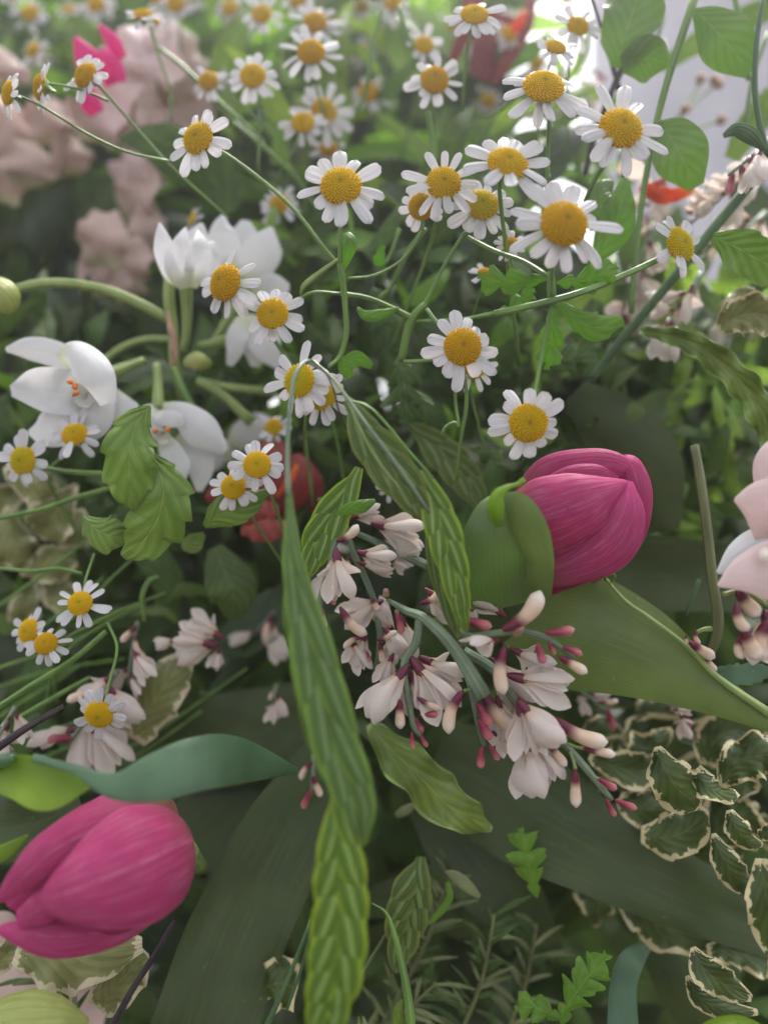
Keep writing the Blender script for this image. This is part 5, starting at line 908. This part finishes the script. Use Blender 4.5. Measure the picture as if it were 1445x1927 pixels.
flow('green_tulip_bud', 'yellow-green closed bud at the bottom left corner', 'bud', 'ybud', [([(-60, 1960, 17), (20, 1945, 16.6), (100, 1935, 16.6), (166, 1928, 16.9)], [30, 66, 56, 10], dict(arc=1.2)), ([(-40, 1900, 17), (20, 1896, 16.7), (80, 1888, 16.9)], [10, 14, 4], dict(arc=.8))], 17)
flow('lime_bud', 'lime green rounded bud tip at the bottom right edge', 'bud', 'lime', [([(1300, 2000, 17), (1345, 1972, 16.7), (1400, 1962, 16.7), (1460, 1980, 17)], [20, 40, 42, 26], dict(arc=1.1))], 17)
flow('seed_head', 'faint beige seed heads against the pale wall, top right', 'seed head', 'knob', [([(x-7, y+5, 27), (x, y, 26.7), (x+7, y-5, 27)], [6, 9, 5], dict(arc=1., nv=8)) for x, y in [(1318, 148), (1352, 158), (1290, 205), (1357, 225), (1345, 150)]]+[([(1230, 300, 27.2), (1285, 215, 27), (1345, 160, 27)], [2, 2, 2], dict(mat='stemy')), ([(1260, 270, 27.2), (1320, 240, 27), (1357, 227, 27)], [2, 2, 2], dict(mat='stemy')), ([(1250, 250, 27.2), (1290, 200, 27), (1320, 150, 27)], [2, 2, 2], dict(mat='stemy'))], 27)

# ------------------------------------------------------------------ needle-leaved foliage at the bottom
rd = random.Random(21)
for q, (x0, y0, x1, y1, d0, n, lb) in enumerate([(850, 1640, 700, 1960, 21.5, 34, 'left needle-leaved sprig in the dark bottom centre'), (930, 1720, 850, 1980, 21, 30, 'middle needle-leaved sprig in the dark bottom centre'), (820, 1850, 640, 1990, 20.5, 26, 'lowest needle-leaved sprig beside the yellow-green spikelet'), (1010, 1740, 930, 1990, 22, 26, 'right needle-leaved sprig behind the dark pointed leaf'), (60, 1840, 150, 1960, 20, 18, 'thin dark needle sprig in the lower left corner')]):
    e = empty('needle_sprig', W(x0, y0, d0), lb, 'sprig', 'needle-leaved sprigs')
    child_tube(e, 'stem', 'twig', [(x0, y0, d0), ((x0+x1)/2+15, (y0+y1)/2, d0-.2), (x1, y1, d0)], [2.5, 3.5, 4], seg=6)
    for k in range(n):
        t = (k+.5)/n; x = x0+(x1-x0)*t+10*sin(t*3); y = y0+(y1-y0)*t; a = math.atan2(y0-y1, x0-x1)+rd.choice([-1, 1])*rd.uniform(.5, 1.3); L = rd.uniform(45, 90); dd = d0+rd.uniform(-.5, .5)
        blade('needle', M['needle'] if rd.random() < .6 else M['ffd'], [(x, y, d0), (x+L*.5*cos(a), y+L*.5*sin(a), dd), (x+L*cos(a), y+L*sin(a)+8, dd+rd.uniform(-.3, .3))], [2, rd.uniform(3, 5.5), 1], parent=e, th=.02, nu=3, nv=5, arc=.5)

# ------------------------------------------------------------------ the mass of foliage behind (nobody could count it)
rd = random.Random(99)
def mass(name, n, xr, yr, dr, Lr, wr, mats, test=None, seed=0, nv=6, nu=5):
    m = MB(); rd = random.Random(seed); k = 0
    while k < n:
        x, y, d = rd.uniform(*xr), rd.uniform(*yr), rd.uniform(*dr)
        k += 1
        if test and not test(x, y, d): continue
        if d < 33 and x < 420 and y < 680 and (x < 160 or y > -20) and y < 680 and not (y > 620 and x < 150): continue
        a = rd.gauss(-1.57, .9); L = rd.uniform(*Lr); w = L*rd.uniform(*wr); b = rd.uniform(-.5, .5)
        sp = [(x, y, d), (x+L*.35*cos(a), y+L*.35*sin(a), d-rd.uniform(0, .8)), (x+L*.7*cos(a+b), y+L*.7*sin(a+b), d-rd.uniform(0, 1)), (x+L*cos(a+b*1.5), y+L*sin(a+b*1.5), d+rd.uniform(-.5, .8))]
        P, UV = blade_grid(sp, [w*.3, w, w*.85, w*.08], roll=rd.uniform(-.9, .9), arc=rd.uniform(-.5, .6), nu=nu, nv=nv, wave=(rd.uniform(0, .4), 2, k))
        m.grid(P, UV, 0, M[rd.choice(mats)])
    o = bpy.data.objects.new(name, m.mesh(name)); C.objects.link(o); o['kind'] = 'stuff'; o['label'] = 'mass of overlapping green leaves behind the flowers'; o['category'] = 'foliage'; return o
gap = lambda x, y, d: not (x > 1010 and y < 560)
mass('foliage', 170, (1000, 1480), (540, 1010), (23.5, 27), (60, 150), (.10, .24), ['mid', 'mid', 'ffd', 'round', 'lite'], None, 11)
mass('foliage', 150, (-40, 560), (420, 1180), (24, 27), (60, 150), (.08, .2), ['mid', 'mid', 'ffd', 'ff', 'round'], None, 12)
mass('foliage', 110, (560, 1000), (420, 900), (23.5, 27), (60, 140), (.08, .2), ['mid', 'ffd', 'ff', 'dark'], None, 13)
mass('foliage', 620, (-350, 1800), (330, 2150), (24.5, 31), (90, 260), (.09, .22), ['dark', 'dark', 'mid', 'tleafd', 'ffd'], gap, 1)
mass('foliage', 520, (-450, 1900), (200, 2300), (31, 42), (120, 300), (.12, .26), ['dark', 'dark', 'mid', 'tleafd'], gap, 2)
mass('foliage', 330, (-300, 960), (-80, 420), (27, 36), (90, 260), (.05, .16), ['mid', 'lite', 'ffd', 'round', 'ff'], gap, 3)  # lighter leaf mix at the top, haze put into the colours
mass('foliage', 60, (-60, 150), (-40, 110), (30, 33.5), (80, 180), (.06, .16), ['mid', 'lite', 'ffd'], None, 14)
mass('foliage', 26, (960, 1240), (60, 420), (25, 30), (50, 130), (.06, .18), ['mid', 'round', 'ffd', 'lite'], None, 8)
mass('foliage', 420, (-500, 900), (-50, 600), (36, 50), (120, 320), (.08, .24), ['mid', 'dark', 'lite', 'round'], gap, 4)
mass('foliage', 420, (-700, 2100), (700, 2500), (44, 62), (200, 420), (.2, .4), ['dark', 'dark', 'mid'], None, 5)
recentre()
